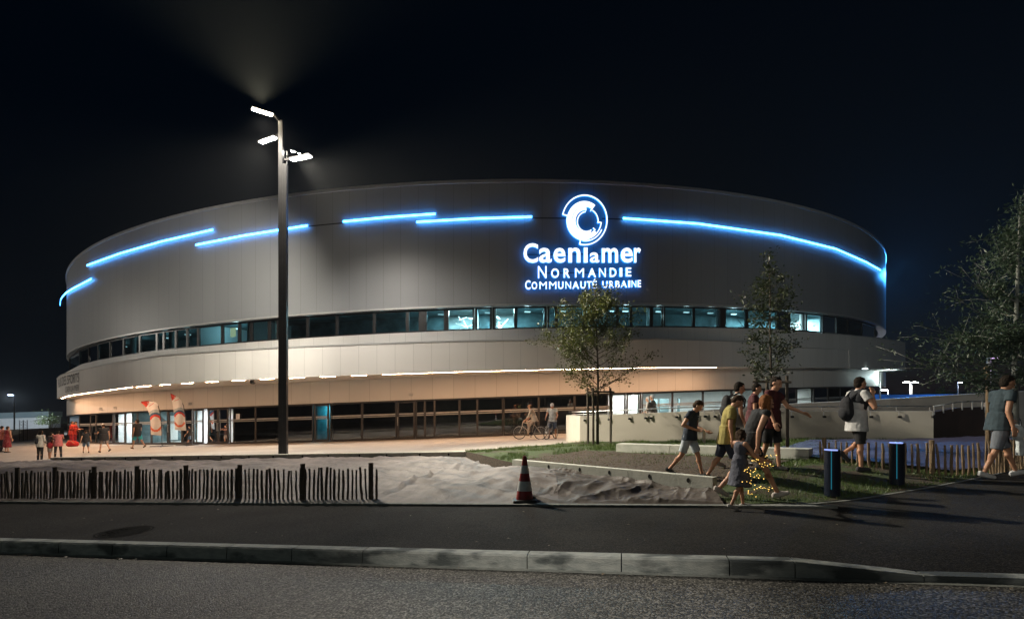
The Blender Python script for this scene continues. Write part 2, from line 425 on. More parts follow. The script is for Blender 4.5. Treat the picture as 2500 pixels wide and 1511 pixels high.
up(sheet('ground', [(-400, 9), (400, 9)], [(-400, 900), (400, 900)], 41, 41, lambda x, y, u, v: -.62, M['ground']))
up(sheet('road', [st(-70, -40), st(70, -40)], [st(-70, 5.47), st(70, 5.47)], 60, 30, lambda x, y, u, v: -.15, M['road']))
up(sheet('pavement', [st(-70, 5.60), st(70, 5.60)], [st(-70, 8.06), st(3.0, 8.06), st(3.2, 10.5), st(30, 21), st(70, 24)], 160, 12, lambda x, y, u, v: -.105 * (1 - ss(0, .1, v)) * max(0, min(1, (EX[0] * x + EX[1] * y - 1.6) / 1.1)), M['pave']))
up(sheet('plaza', [(-90, 33), (-30, 23.3), (-18.7, 20.75), (-1.5, 16.6), (-1.6, 17.4), (2.6, 19.9), (3.2, 20.1), (20, 26)],
        [(-90, 120), (-30, 80), (-18, 60), (-2, 50), (0, 50), (4, 50), (6, 50), (28, 60)], 170, 60, lambda x, y, u, v: plaza_z(x, y), M['plaza']))
up(sheet('lawn', LAWN_F, LAWN_B, 90, 30, lambda x, y, u, v: lawn_z(x, y), M['lawn']))
mb = MB(); lf = [tuple(p) for p in resample(LAWN_F[:5], 36)]; mb.band(lf, -.4, lambda i: lawn_z(*lf[i]) - .004, .03); mb.build('lawn_bank', M['soil'], kind='structure')
BED = ([(0.05, 12.85), (1.75, 10.9), (3.4, 8.9)], [(2.1, 15.0), (4.3, 12.8), (6.0, 11.0)])
up(sheet('mulch_bed', BED[0], BED[1], 40, 24, lambda x, y, u, v: lawn_z(x, y) + .012 + .02 * fbm(x * 6, y * 6, 3, 9), M['soil']))

# kerb: dressed stones with open joints; one stone drops to the crossing
mb = MB()
def kx(px):                        # along-street coordinate of a kerb point seen in column px
    u = (px - 1250) / F; y = 5.53 / (EY[1] + EY[0] * u); return EX[0] * u * y + EX[1] * y
js = [kx(p) for p in (158, 288, 420, 565, 722, 893, 1290, 1517, 1777, 1935, 2245)]
step = 1.0
js = [js[0] - step * k for k in range(40, 0, -1)] + js + [js[-1] + step * k for k in range(1, 30)]
td0, td1 = kx(1935), kx(2245)
for a, b in zip(js[:-1], js[1:]):
    zt = lambda t: .006 - .10 * max(0, min(1, (t - td0) / (td1 - td0)))
    a2, b2 = a + .006, b - .006
    pr = [(5.44, -.24), (5.455, -.02), (5.475, 0), (5.61, 0), (5.61, -.24)]
    A = []; B = []
    for s_, dz in pr:
        for t, lst in ((a2, A), (b2, B)):
            x, y = st(t, s_); zz = dz + (zt(t) if dz > -.2 else 0); lst.append(mb.vert((x, y, zz + S(x))))
    for k in range(5): mb.face((A[k], B[k], B[(k + 1) % 5], A[(k + 1) % 5]))
    mb.face(A); mb.face(list(reversed(B)))
mb.build('kerb', M['kerb'], kind='structure')
mb = MB()                          # gutter mortar line at the foot of the kerb
for i in range(60):
    t0, t1 = -40 + i * 1.4, -40 + (i + 1) * 1.4
    mb.poly([(*st(t0, 5.38), S(st(t0, 5.38)[0]) - .146), (*st(t1, 5.38), S(st(t1, 5.38)[0]) - .146), (*st(t1, 5.445), S(st(t1, 5.445)[0]) - .142), (*st(t0, 5.445), S(st(t0, 5.445)[0]) - .142)])
up(mb.build('gutter', M['edging'], kind='structure'))
mb = MB()                          # narrow edging strip between pavement and the planting, then the lawn edge
mb.band([st(-60 + i, 8.06) for i in range(64)], -.1, .035, .10)
mb.band([(3.30, 7.66), (4.55, 7.60), (5.12, 7.74), (5.70, 7.97), (6.9, 8.5), (8.07, 9.07), (10.25, 10.23), (16, 12.8)], -.1, .012, .05)
mb.build('edging', M['edging'], kind='structure')

# manhole cover in the pavement
c = pt(304, 1300, 7.42); cx, cy = c.x, c.y
mb = MB(); seg = 36
for r0, r1, z in ((.33, .36, .004), (.0, .31, .003)):
    for k in range(seg):
        a, b = 2 * math.pi * k / seg, 2 * math.pi * (k + 1) / seg
        q = [(cx + r * math.cos(t), cy + r * math.sin(t)) for r, t in ((r0, a), (r1, a), (r1, b), (r0, b))]
        mb.poly([(x, y, S(x) + z) for x, y in q])
for i in range(-3, 4):
    for j in range(-3, 4):
        if i * i + j * j < 10: mb.box((cx + i * .08, cy + j * .08, S(cx) + .003), (.045, .045, .004), rz=.2)
o = mb.build('manhole_cover', mat('cast_iron', (.011, .0105, .01), (.022, .021, .02), scale=20, rough=1.0, spec=.05), origin=(cx, cy, S(cx)))
tag(o, 'round dark iron manhole cover set in the asphalt pavement', 'manhole cover')

# ------------------------------------------------------------------ the arena
K = 1.3
CX, CY, RD = -3.112, 72.9, 45.5
C2X, C2Y, R2 = CX * 1.06, CY * 1.06, RD * 1.06
def near(px, cx=CX, cy=CY, R=RD):
    u = (px - 1250) / F; a = 1 + u * u; b = -(u * cx + cy); c_ = cx * cx + cy * cy - R * R
    d = max(0.0, b * b - a * c_); z = (-b - math.sqrt(d)) / a
    return Vector((u * z, z))
def low(px): return near(px, C2X, C2Y, R2)
def inw(p, off, cx=CX, cy=CY):
    d = (Vector((cx, cy)) - p).normalized(); return p + d * off
def inw2(p, off): return inw(p, off, C2X, C2Y)
H0 = EYE
Z_ROOF, Z_DB, Z_WB, Z_BT, Z_BB = 11.95 + H0, 5.45 + H0, 4.09 + H0, 3.27 + H0, 1.78 + H0
Z_FB, Z_G = .51 + H0, -1.733 + H0
arena = empty('arena', (CX, CY, S(CX) + Z_G), 'large round grey sports arena with blue light strips and an illuminated logo', 'arena')
def ring(R, n=288, cx=CX, cy=CY): return [(cx + R * math.cos(2 * math.pi * k / n), cy + R * math.sin(2 * math.pi * k / n)) for k in range(n)]
def part(mb, name, m, **kw):
    org = kw.pop('origin', (CX, CY, S(CX) + Z_G)); return mb.build(name, m, parent=arena, origin=org, **kw)
mb = MB(); mb.band(ring(RD), Z_DB, Z_ROOF, .5, closed=True); part(mb, 'drum', M['drum'], smooth=True, angle=30)
mb = MB(); mb.band(ring(RD + .07), Z_ROOF, Z_ROOF + .16, .7, closed=True); part(mb, 'parapet', M['coping'], smooth=True, angle=30)
mb = MB(); mb.poly([(x, y, Z_ROOF - .4 + S(x)) for x, y in ring(RD - .4)]); part(mb, 'roof', M['dark'])
mb = MB(); mb.band(ring(RD + .02), Z_DB - .10, Z_DB, .6, closed=True); part(mb, 'drum_rim', M['coping'], smooth=True, angle=30)

# balcony band: outer plan line measured column by column
bal_px = [(139, 39.7), (150, 36.6), (180, 34.2), (227, 31.9), (328, 28.1), (474, 26.5), (650, 25.75), (820, 25.55), (993, 25.55), (1150, 25.75), (1340, 26.5), (1500, 27.3), (1650, 28.4), (1853, 31.3), (2072, 36.5), (2160, 40.0), (2210, 43.6)]
BAL = [Vector(plan(px, d)) for px, d in bal_px]
balc = spline(BAL, 7)
tailL = [Vector((balc[0].x + .4, balc[0].y + 2.5)), Vector((balc[0].x + 2.5, balc[0].y + 6))]
tailR = [Vector((balc[-1].x + .1, balc[-1].y + 2.5)), Vector((balc[-1].x - 1.0, balc[-1].y + 7)), Vector((balc[-1].x - 4, balc[-1].y + 14))]
def bpx(p): return 1250 + F * p.x / p.y
# left part stands in front of the drum; it merges with the spandrel on the right
bl = list(reversed(tailL)) + [p for p in balc if bpx(p) <= 2076]
mb = MB(); mb.band([tuple(p) for p in bl], Z_BB, Z_BT, .25); part(mb, 'balcony_band', M['fascia'], smooth=True, angle=30)
mb = MB(); mb.band([tuple(p - (Vector((CX, CY)) - p).normalized() * .03) for p in bl], Z_BT + .002, Z_BT + .07, .32); part(mb, 'balcony_coping', M['coping'], smooth=True, angle=30)
mb = MB(); mb.band([tuple(inw(p, .02)) for p in bl[:-2]], Z_BT - .10, Z_BT - .004, .2); part(mb, 'shadow_gap', M['black'])
# ledge behind the coping
mb = MB()
bl2 = resample([tuple(p) for p in bl], 60); dr2 = [near(min(2060, max(152, 152 + (2076 - 152) * k / 59))) for k in range(60)]
for k in range(59):
    q = [inw(bl2[k], .2), inw(bl2[k + 1], .2), inw(dr2[k + 1], .3), inw(dr2[k], .3)]
    mb.poly([(p.x, p.y, Z_BT - .15 + S(p.x)) for p in q])
part(mb, 'ledge', M['coping'])
# spandrel: flush with the drum on the left, swinging out to the balcony line on the right
sp = []
for px in list(range(40, 1960, 40)):
    sp.append(near(max(px, 150)) if px >= 150 else None)
sp = [p for p in sp if p is not None]
a = math.atan2(sp[0].y - CY, sp[0].x - CX)
lead = [Vector((CX + RD * math.cos(a - t), CY + RD * math.sin(a - t))) for t in (.5, .4, .3, .2, .1)]
flare = [near(1960).lerp(Vector(plan(1960, 33.6)), .25), near(2010).lerp(Vector(plan(2010, 34.9)), .6), Vector(plan(2073, 36.42)), Vector(plan(2075, 36.47))] + [p for p in balc if bpx(p) > 2085]
spand = lead + sp + flare + tailR
ia = len(lead) + len(sp)
mb = MB(); mb.band([tuple(p) for p in spand], lambda i: Z_BT - .2 if i < ia + 3 else Z_BB + .003, Z_WB, .3)
part(mb, 'spandrel', M['fascia'], smooth=True, angle=30)
mb = MB(); mb.band([tuple(p) for p in flare[1:] + tailR], Z_WB + .003, Z_WB + .06, .4); part(mb, 'spandrel_coping', M['coping'])
# soffit
outer = list(reversed(tailL)) + balc + tailR
o2 = resample([tuple(p) for p in outer], 90)
inner = [low(153 + (2146 - 153) * k / 69) for k in range(70)]
aL = math.atan2(inner[0].y - C2Y, inner[0].x - C2X); aR = math.atan2(inner[-1].y - C2Y, inner[-1].x - C2X)
inner = [Vector((C2X + R2 * math.cos(aL - t), C2Y + R2 * math.sin(aL - t))) for t in (.2, .1)] + inner + [Vector((C2X + R2 * math.cos(aR + t), C2Y + R2 * math.sin(aR + t))) for t in (.08, .16, .3)]
i2 = resample([tuple(p) for p in inner], 90)
mb = MB()
for k in range(89):
    q = [o2[k], o2[k + 1], inw2(i2[k + 1], 1.0), inw2(i2[k], 1.0)]
    for dz in (.012, .25): mb.poly([(p.x, p.y, Z_BB + dz + S(p.x)) for p in q])
part(mb, 'soffit', M['soffit'])
# lower storey cladding above the glazing
arc2 = [Vector((C2X + R2 * math.cos(t), C2Y + R2 * math.sin(t))) for t in [aL - .5 + (aR - aL + 1.0) * k / 160 for k in range(161)]]
mb = MB(); mb.band([tuple(p) for p in arc2], Z_FB, Z_BB + .005, .3); part(mb, 'lower_cladding', M['low'], smooth=True, angle=30, origin=(C2X, C2Y, S(CX) + Z_G))
mb = MB(); mb.band([tuple(inw2(p, -.02)) for p in arc2], Z_FB - .05, Z_FB - .002, .32); part(mb, 'drip_edge', M['frame'])
mb = MB(); mb.band([tuple(inw2(p, .05)) for p in arc2], Z_G - .3, Z_G + .05, .35); part(mb, 'threshold', M['bframe'])

# soffit light strips, sunk into the soffit near its outer edge
acc = 0.0; bo = resample([tuple(p) for p in balc if bpx(p) < 1775], 66)
segs = []
k = 0
while k < 65:
    px = bpx(bo[k]); n = 1 if 300 < px < 900 else 2
    segs.append((k, min(65, k + n))); k += n + (1 if 300 < px < 900 and (k % 2) else 0)
for a_, b_ in segs:
    px = bpx(bo[a_]); off = .30 if px < 300 else (.5 if px < 900 else .38)
    p, q = inw2(bo[a_], off), inw2(bo[b_], off); q = p.lerp(q, .97)
    m_ = MB(); d = (q - p).normalized(); w = Vector((-d.y, d.x)) * .02
    m_.poly([(v.x, v.y, Z_BB + .004 + S(v.x)) for v in (p - w, q - w, q + w, p + w)])
    mid = (p + q) / 2
    m_.build('soffit_light', M['soffit_led'], parent=arena, origin=(mid.x, mid.y, Z_BB + S(mid.x)))

# ------------------------------------------------------------------ windows
def frame_quad(mb, A, B, z0, z1, w, dep):
    """Four bars round the opening A-B (plan points) between z0 and z1 above slope."""
    d = (B - A).normalized(); n = Vector((-d.y, d.x)) * dep
    def bar(p, q, za, zb):
        b = [(p.x, p.y, za + S(p.x)), (q.x, q.y, za + S(q.x)), (q.x, q.y, zb + S(q.x)), (p.x, p.y, zb + S(p.x))]
        t = [(x + n.x, y + n.y, z) for x, y, z in b]
        ids = [mb.vert(v) for v in b + t]
        for f in ((0, 1, 2, 3), (7, 6, 5, 4), (0, 4, 5, 1), (1, 5, 6, 2), (2, 6, 7, 3), (3, 7, 4, 0)): mb.face([ids[i] for i in f])
    bar(A, A + d * w, z0, z1); bar(B - d * w, B, z0, z1)
    bar(A + d * w, B - d * w, z0, z0 + w); bar(A + d * w, B - d * w, z1 - w, z1)
def opening(name, x0, x1, fn, infn, setb, z0, z1, w, dep, fm, gm, film=None, handle=None, label=None):
    A, B = infn(fn(x0), setb), infn(fn(x1), setb)
    mb = MB(); frame_quad(mb, A, B, z0, z1, w, dep); mid = (A + B) / 2; org = (mid.x, mid.y, z0 + S(mid.x))
    fr = mb.build(name, fm, parent=arena, origin=org)
    d = (B - A).normalized(); n = Vector((-d.y, d.x)) * dep * .5
    mb = MB(); a, b = A + d * w * .9 + n, B - d * w * .9 + n
    mb.poly([(a.x, a.y, z0 + w * .9 + S(a.x)), (b.x, b.y, z0 + w * .9 + S(b.x)), (b.x, b.y, z1 - w * .9 + S(b.x)), (a.x, a.y, z1 - w * .9 + S(a.x))], 0)
    if film:
        nf = Vector((d.y, -d.x)) * .006
        for za, zb in film:
            p, q = a + nf, b + nf
            mb.poly([(p.x, p.y, za + S(p.x)), (q.x, q.y, za + S(q.x)), (q.x, q.y, zb + S(q.x)), (p.x, p.y, zb + S(p.x))], 1)
    mb.build('pane', [gm, M['film']] if film else gm, parent=fr, origin=org)
    if handle is not None:
        h = (A + d * (w * .5)) if handle < 0 else (B - d * (w * .5))
        nf = Vector((d.y, -d.x)) * .06
        mb = MB(); z = z0 + S(h.x); p = h + nf
        mb.tube([(p.x, p.y, z + .75), (p.x, p.y, z + 1.25)], .016, 6)
        for zz in (.78, 1.22): mb.tube([(h.x, h.y, z + zz), (p.x, p.y, z + zz)], .01, 6)
        mb.build('handle', M['steel'], parent=fr, origin=(p.x, p.y, z + 1))
    if label: fr['label'] = label
    return fr
ups = [(160, 184, 'd'), (184, 206, 'd'), (206, 229, 'm'), (229, 258, 'm'), (258, 291, 'm'), (291, 331, 'm'), (331, 373, 'm'), (373, 390, 'd'), (390, 420, 'm'), (420, 448, 'm'), (448, 475, 'd'),
       (475, 534, 'm'), (534, 576, 'm'), (576, 606, 'd'), (606, 650, 'd'), (650, 672, 'd'), (672, 745, 'd'), (745, 818, 'd'), (818, 910, 'd'), (910, 992, 'd'), (992, 1024, 'm'), (1036, 1086, 'm'), (1090, 1157, 'b'),
       (1161, 1200, 'm'), (1203, 1260, 'b'), (1260, 1335, 'm'), (1339, 1360, 'm'), (1360, 1430, 'm'), (1430, 1511, 'm'), (1511, 1545, 'm'), (1545, 1594, 'm'), (1596, 1624, 'm'), (1626, 1700, 'm'), (1700, 1768, 'm'),
       (1776, 1830, 'm'), (1832, 1906, 'm'), (1906, 1936, 'b'), (1936, 1978, 'b'), (1978, 2015, 'm'), (2017, 2052, 'b'), (2052, 2080, 'd'), (2080, 2114, 'd'), (2114, 2146, 'd')]
for x0, x1, k in ups:
    opening('window', x0, x1, near, inw, .22, Z_WB + .02, Z_DB - .12, .09, .10, M['frame'], M['glass_clear'] if k == 'b' else M['glass_dark'])
for x0, x1 in ((1024, 1036), (1086, 1090), (1594, 1596), (1768, 1776), (1830, 1832)):
    A, B = inw(near(x0), .2), inw(near(x1), .2); mb = MB(); mb.band([tuple(A), tuple(B)], Z_WB + .02, Z_DB - .12, .12)
    mb.build('mullion', M['frame'], parent=arena, origin=(A.x, A.y, Z_WB + S(A.x)))
# upper concourse behind the glass
def arcpts(x0, x1, off, n=60, fn=near, infn=inw): return [infn(fn(x0 + (x1 - x0) * k / (n - 1)), off) for k in range(n)]
ao, ai = arcpts(140, 2160, .45, 80), arcpts(140, 2160, 4.2, 80)
mb = MB(); mb.band([tuple(p) for p in ai], Z_WB - .3, Z_DB + .25, .2); part(mb, 'concourse_wall', M['teal'])
for nm, z, m_ in (('concourse_floor', Z_WB - .02, M['teal']), ('concourse_ceiling', Z_DB + .18, M['teal'])):
    mb = MB()
    for k in range(79): mb.poly([(p.x, p.y, z + S(p.x)) for p in (ao[k], ao[k + 1], ai[k + 1], ai[k])])
    part(mb, nm, m_)
for px in (300, 395, 462, 590, 662, 1030, 1162, 1205, 1337, 1598, 1772, 1980, 2060):           # columns and cross walls
    A, B = inw(near(px), .6), inw(near(px), 4.1); mb = MB()
    if px in (462, 590, 1162, 2060): mb.band([tuple(A), tuple(B)], Z_WB - .02, Z_DB + .17, .15); nm = 'partition'
    else: mb.lathe((A.x, A.y, S(A.x)), [(.16, Z_WB - .02), (.16, Z_DB + .17)], 14); nm = 'column'
    mb.build(nm, M['inwall'], parent=arena, origin=(A.x, A.y, Z_WB + S(A.x)), smooth=False)
# tribune trusses and bleachers seen through the two open bays
for (x0, x1) in ((1092, 1156), (1204, 1260), (1905, 1977), (2017, 2052)):
    mb = MB(); rs = random.Random(x0)
    for k in range(9):
        a = inw(near(x0 + (x1 - x0) * rs.random()), 2.0 + rs.random()); b = inw(near(x0 + (x1 - x0) * rs.random()), 2.4 + rs.random())
        mb.beam((a.x, a.y, S(a.x) + Z_WB + .25 + .9 * rs.random()), (b.x, b.y, S(b.x) + Z_WB + .3 + .95 * rs.random()), .035, .035)
    for k in range(3):
        a, b = inw(near(x0 + 4), 3.4 - .4 * k), inw(near(x1 - 4), 3.4 - .4 * k)
        mb.beam((a.x, a.y, S(a.x) + Z_WB + .45 - .14 * k), (b.x, b.y, S(b.x) + Z_WB + .45 - .14 * k), .3, .05)
    a = inw(near((x0 + x1) / 2), 2.5); mb.build('tribune_truss', M['frame'] if x0 > 1500 else M['steel'], parent=arena, origin=(a.x, a.y, Z_WB + S(a.x)))
    lamp('concourse_lamp', 'AREA', (a.x, a.y, Z_DB + .1 + S(a.x)), 800 if x0 < 1500 else 800, (.62, .93, 1.0), arena, size=1.0)
for px, e in ((212, 9), (262, 8), (315, 14), (372, 10), (430, 18), (500, 42), (548, 16), (700, 4), (790, 3), (900, 3), (1010, 10), (1060, 9), (1190, 12), (1300, 22), (1350, 28), (1400, 20), (1470, 24), (1530, 34), (1570, 32), (1660, 22), (1735, 16), (1800, 18), (1862, 60), (1996, 26), (2100, 3)):
    p = inw(near(px), 2.2); lamp('concourse_lamp', 'POINT', (p.x, p.y, Z_DB - .25 + S(p.x)), e * 1.15, (.55, .92, 1.0), arena, size=.12)
    if e > 8:
        mb = MB(); mb.box((p.x, p.y, Z_DB - .06 + S(p.x)), (.34, .14, .05), rz=.2); mb.build('ceiling_lamp', emit('ceiling_lamp', (.72, .97, 1.0), min(5, e * .12)), parent=arena, origin=(p.x, p.y, Z_DB - .1 + S(p.x)))
# a small lit notice in one upper window
A, B = inw(near(549), .38), inw(near(563), .38)
mb = MB(); mb.poly([(A.x, A.y, Z_WB + .45 + S(A.x)), (B.x, B.y, Z_WB + .45 + S(B.x)), (B.x, B.y, Z_WB + .98 + S(B.x)), (A.x, A.y, Z_WB + .98 + S(A.x))])
mb.build('notice', emit('lit_notice', (.95, .95, .55), .8), parent=arena, origin=(A.x, A.y, Z_WB + .5 + S(A.x)))

# ground floor glazing
FILM = [(Z_G + 1.33, Z_G + 1.38), (Z_G + 1.42, Z_G + 1.50)]
lows = [(160, 188, 'g'), (188, 215, 'g'), (215, 229, 'd'), (229, 270, 'gc'), (272, 300, 'd'), (300, 330, 'gc'), (330, 364, 'gc'), (364, 404, 'gc'), (406, 440, 'd'), (440, 464, 'gc'), (466, 492, 'd'), (502, 528, 'd'), (528, 553, 'd'),
        (556, 620, 'g'), (620, 690, 'g'), (690, 761, 'g'), (764, 800, 'dc'), (803, 882, 'g'), (882, 966, 'g'), (968, 1012, 'db'), (1014, 1036, 'g'), (1036, 1060, 'g'), (1060, 1121, 'g'), (1121, 1165, 'g'), (1165, 1228, 'g'),
        (1230, 1316, 'g'), (1316, 1404, 'g'), (1404, 1492, 'g'), (1494, 1530, 'd'), (1532, 1568, 'd'), (1570, 1645, 'gc'), (1645, 1720, 'gc'), (1720, 1790, 'gc'), (1790, 1870, 'gc'), (1870, 1950, 'gc'), (1950, 1992, 'gc'), (1992, 2027, 'g'), (2027, 2056, 'g'), (2056, 2100, 'g'), (2100, 2140, 'g')]
for x0, x1, k in lows:
    door = k[0] == 'd'
    gm = M['glass_clear'] if k in ('d', 'gc', 'dc') else M['glass_brown']
    opening('door' if door else 'glazing_panel', x0, x1, low, inw2, .12, Z_G + .05, Z_FB - .05, .10 if door else .06, .08, M['bframe'], gm,
            film=FILM if x0 < 1490 or x0 > 1560 else None, handle=(1 if x0 in (502, 764, 1494, 272) else -1) if door else None)
# lobby spaces behind the glazing
def room(x0, x1, off, wm, fm, cm):
    a, b = arcpts(x0, x1, .5, 24, low, inw2), arcpts(x0, x1, off, 24, low, inw2)
    mb = MB(); mb.band([tuple(p) for p in b], Z_G, Z_FB + .4, .15); part(mb, 'room_wall', wm)
    for nm, z, m_ in (('room_floor', Z_G + .01, fm), ('room_ceiling', Z_FB + .3, cm)):
        mb = MB()
        for k in range(23): mb.poly([(p.x, p.y, z + S(p.x)) for p in (a[k], a[k + 1], b[k + 1], b[k])])
        part(mb, nm, m_)
    for e in (0, -1):
        mb = MB(); mb.band([tuple(a[e]), tuple(b[e])], Z_G, Z_FB + .3, .08); part(mb, 'cross_wall', wm)
room(156, 268, 5, M['dark'], M['infloor'], M['dark'])
room(269, 303, 3.0, M['inwall'], M['infloor'], M['inwall'])
room(305, 462, 6, M['teal'], M['infloor'], M['inwall'])
room(464, 555, 5, M['inwall'], M['infloor'], M['inwall'])
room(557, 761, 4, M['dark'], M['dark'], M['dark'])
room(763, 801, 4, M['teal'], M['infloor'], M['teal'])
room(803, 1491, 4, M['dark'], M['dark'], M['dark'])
room(1493, 1569, 1.6, M['inwall'], M['infloor'], M['inwall'])
room(1571, 1999, 6, M['inwall'], M['infloor'], M['inwall'])
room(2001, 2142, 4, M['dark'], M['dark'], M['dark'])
def rl(px, off, e, c=(.93, .97, 1.0), z=Z_FB - .1, size=.5):
    p = inw2(low(px), off); lamp('room_lamp', 'AREA', (p.x, p.y, z + S(p.x)), e, c, arena, size=size)
rl(284, 1.6, 170); rl(222, 2.2, 60, (1, .85, .9)); rl(240, 2.5, 45, (.6, 1, .9)); rl(345, 3, 170); rl(392, 3, 150, (.8, 1, .98)); rl(425, 3, 140); rl(448, 3, 70)
rl(478, 2, 130); rl(512, 2, 170); rl(540, 2, 180); rl(782, 2, 60, (.1, .75, 1.0)); rl(990, 2, 10, (1, .8, .7)); rl(1090, 2, 7, (.8, 1, .8)); rl(1196, 2, 5, (.8, 1, .8))
rl(1511, .9, 75, (1, 1, .96)); rl(1550, .9, 75, (1, 1, .96))
for px, e in ((1607, 150), (1680, 150), (1755, 150), (1830, 150), (1910, 130), (1970, 80)): rl(px, 2.6, e, (.93, 1.0, .98), size=1.2)
# lobby furniture and partitions so that the lit rooms are not empty
mb = MB()
p = inw2(low(528), 3.2); q = inw2(low(552), 3.2); mb.beam((p.x, p.y, Z_G + .55 + S(p.x)), (q.x, q.y, Z_G + .55 + S(q.x)), .7, 1.1); mb.build('counter', mat('counter_wood', (.45, .36, .26), (.5, .42, .32), scale=3), parent=arena, origin=(p.x, p.y, Z_G + S(p.x)))
for px in (340, 378, 415, 1600, 1626, 1668, 1700, 1742):
    p = inw2(low(px), 2.2 if px < 1000 else 3.4); mb = MB()
    if px < 1000: mb.box((p.x, p.y, Z_G + 1.0 + S(p.x)), (.5, .08, 1.7), rz=.5)
    else: mb.box((p.x, p.y, Z_G + .9 + S(p.x)), (.12 if px % 4 else .7, .12, 1.8), rz=.3)
    mb.build('room_panel', M['white'] if px < 400 else M['teal'], parent=arena, origin=(p.x, p.y, Z_G + S(p.x)))
a, b = inw2(low(308), 2.0), inw2(low(325), 3.4)
mb = MB(); mb.beam((a.x, a.y, Z_G + 1.9 + S(a.x)), (b.x, b.y, Z_G + .4 + S(b.x)), .3, .14); mb.build('stair_flight', M['dark'], parent=arena, origin=(a.x, a.y, Z_G + S(a.x)))
# paper notices on the glass, cameras and small plates on the cladding
for px, za, zb, w in ((578, 1.48, 1.82, 9),):
    A, B = inw2(low(px - w / 2), .08), inw2(low(px + w / 2), .08); mb = MB()
    mb.band([tuple(A), tuple(B)], Z_G + za, Z_G + zb, .01); mb.build('paper_notice', M['white'], parent=arena, origin=(A.x, A.y, Z_G + S(A.x)))
for px in (249, 284, 467, 1004):
    p = inw2(low(px), -.05); mb = MB(); mb.box((p.x, p.y, Z_FB + .30 + S(p.x)), (.22, .08, .16), rz=.5); mb.box((p.x + .03, p.y - .06, Z_FB + .27 + S(p.x)), (.1, .05, .06), rz=.5)
    mb.build('sign_plate', M['coping'], parent=arena, origin=(p.x, p.y, Z_FB + S(p.x)))
p = inw2(near(617, CX, CY, RD), 0); p = Vector(plan(617, 26.3)); mb = MB()
mb.lathe((p.x, p.y, Z_BB + S(p.x)), [(.05, .02), (.13, -.02), (.15, -.10), (.13, -.17), (.06, -.22)], 14)
mb.build('dome_camera', M['black'], parent=arena, smooth=True, angle=50, origin=(p.x, p.y, Z_BB + S(p.x)))
# corner downpipe on the right and the small flood above it
p = inw2(low(2147), -.05); mb = MB(); mb.tube([(p.x, p.y, Z_G + S(p.x)), (p.x, p.y, Z_BB + S(p.x))], .07, 10); mb.build('downpipe', M['steel'], parent=arena, origin=(p.x, p.y, Z_G + S(p.x)), smooth=True)
p = Vector(plan(2112, 37.9)); mb = MB(); mb.box((p.x, p.y, Z_BB - .03 + S(p.x)), (.3, .2, .05)); mb.build('floodlight', emit('flood', (.75, .95, .95), 6), parent=arena, origin=(p.x, p.y, Z_BB + S(p.x)))
lamp('floodlight_lamp', 'POINT', (plan(2172, 42.6)[0], 42.4, Z_BB - .5 + S(31)), 190, (.72, .95, .95), arena, size=.1)

# ------------------------------------------------------------------ light strips on the drum
def dz(px, py): p = near(px); return EYE - (py - 989) / F * p.y - S(p.x)
strips = [[(150.7, 745), (152, 732), (157, 724), (166, 715.5), (184, 704.5), (229, 681.5)], [(217, 649), (300, 619.5), (400, 591), (524, 562.7)], [(482, 599.8), (600, 577), (754, 552.6)],
          [(840, 543), (950, 532.5), (1064, 524.3)], [(1018, 544), (1160, 536), (1298, 531.5)], [(1519, 535), (1700, 548), (1901, 576), (2036, 609), (2110, 641), (2146, 661)]]
for s_ in strips:
    pts = []
    for (xa, ya), (xb, yb) in zip(s_[:-1], s_[1:]):
        for k in range(6): pts.append((xa + (xb - xa) * k / 6, ya + (yb - ya) * k / 6))
    pts.append(s_[-1]); mid = near(pts[len(pts) // 2][0])
    hz = [dz(*p) for p in pts]; h = sum(hz) / len(hz)
    root = MB(); pl = [tuple(inw(near(p[0]), -.02)) for p in pts]
    zz = hz
    root.band(pl, lambda i: zz[i] - .013, lambda i: zz[i] + .013, -.012); rail = root.build('light_strip', M['black'], parent=arena, origin=(mid.x, mid.y, h + S(mid.x)))
    root = MB(); pl = [tuple(inw(near(p[0]), -.11)) for p in pts]
    for o_ in (-.036, .036):
        root.band(pl, lambda i: zz[i] + o_ - .012, lambda i: zz[i] + o_ + .012, -.02)
    root.build('led_tube', M['led'], parent=rail, origin=(mid.x, mid.y, h + S(mid.x)))
for x0, x1 in ((754, 840), (1298, 1395), (1470, 1519)):
    mb = MB(); pl = [tuple(inw(near(x0 + (x1 - x0) * k / 8), -.006)) for k in range(9)]
    mb.band(pl, dz(x0, {754: 553, 1298: 533, 1470: 534}[x0]) - .03, dz(x0, {754: 553, 1298: 533, 1470: 534}[x0]) + .03, -.01)
    mb.build('panel_joint', M['black'], parent=arena, origin=(*pl[4], Z_ROOF - 2))

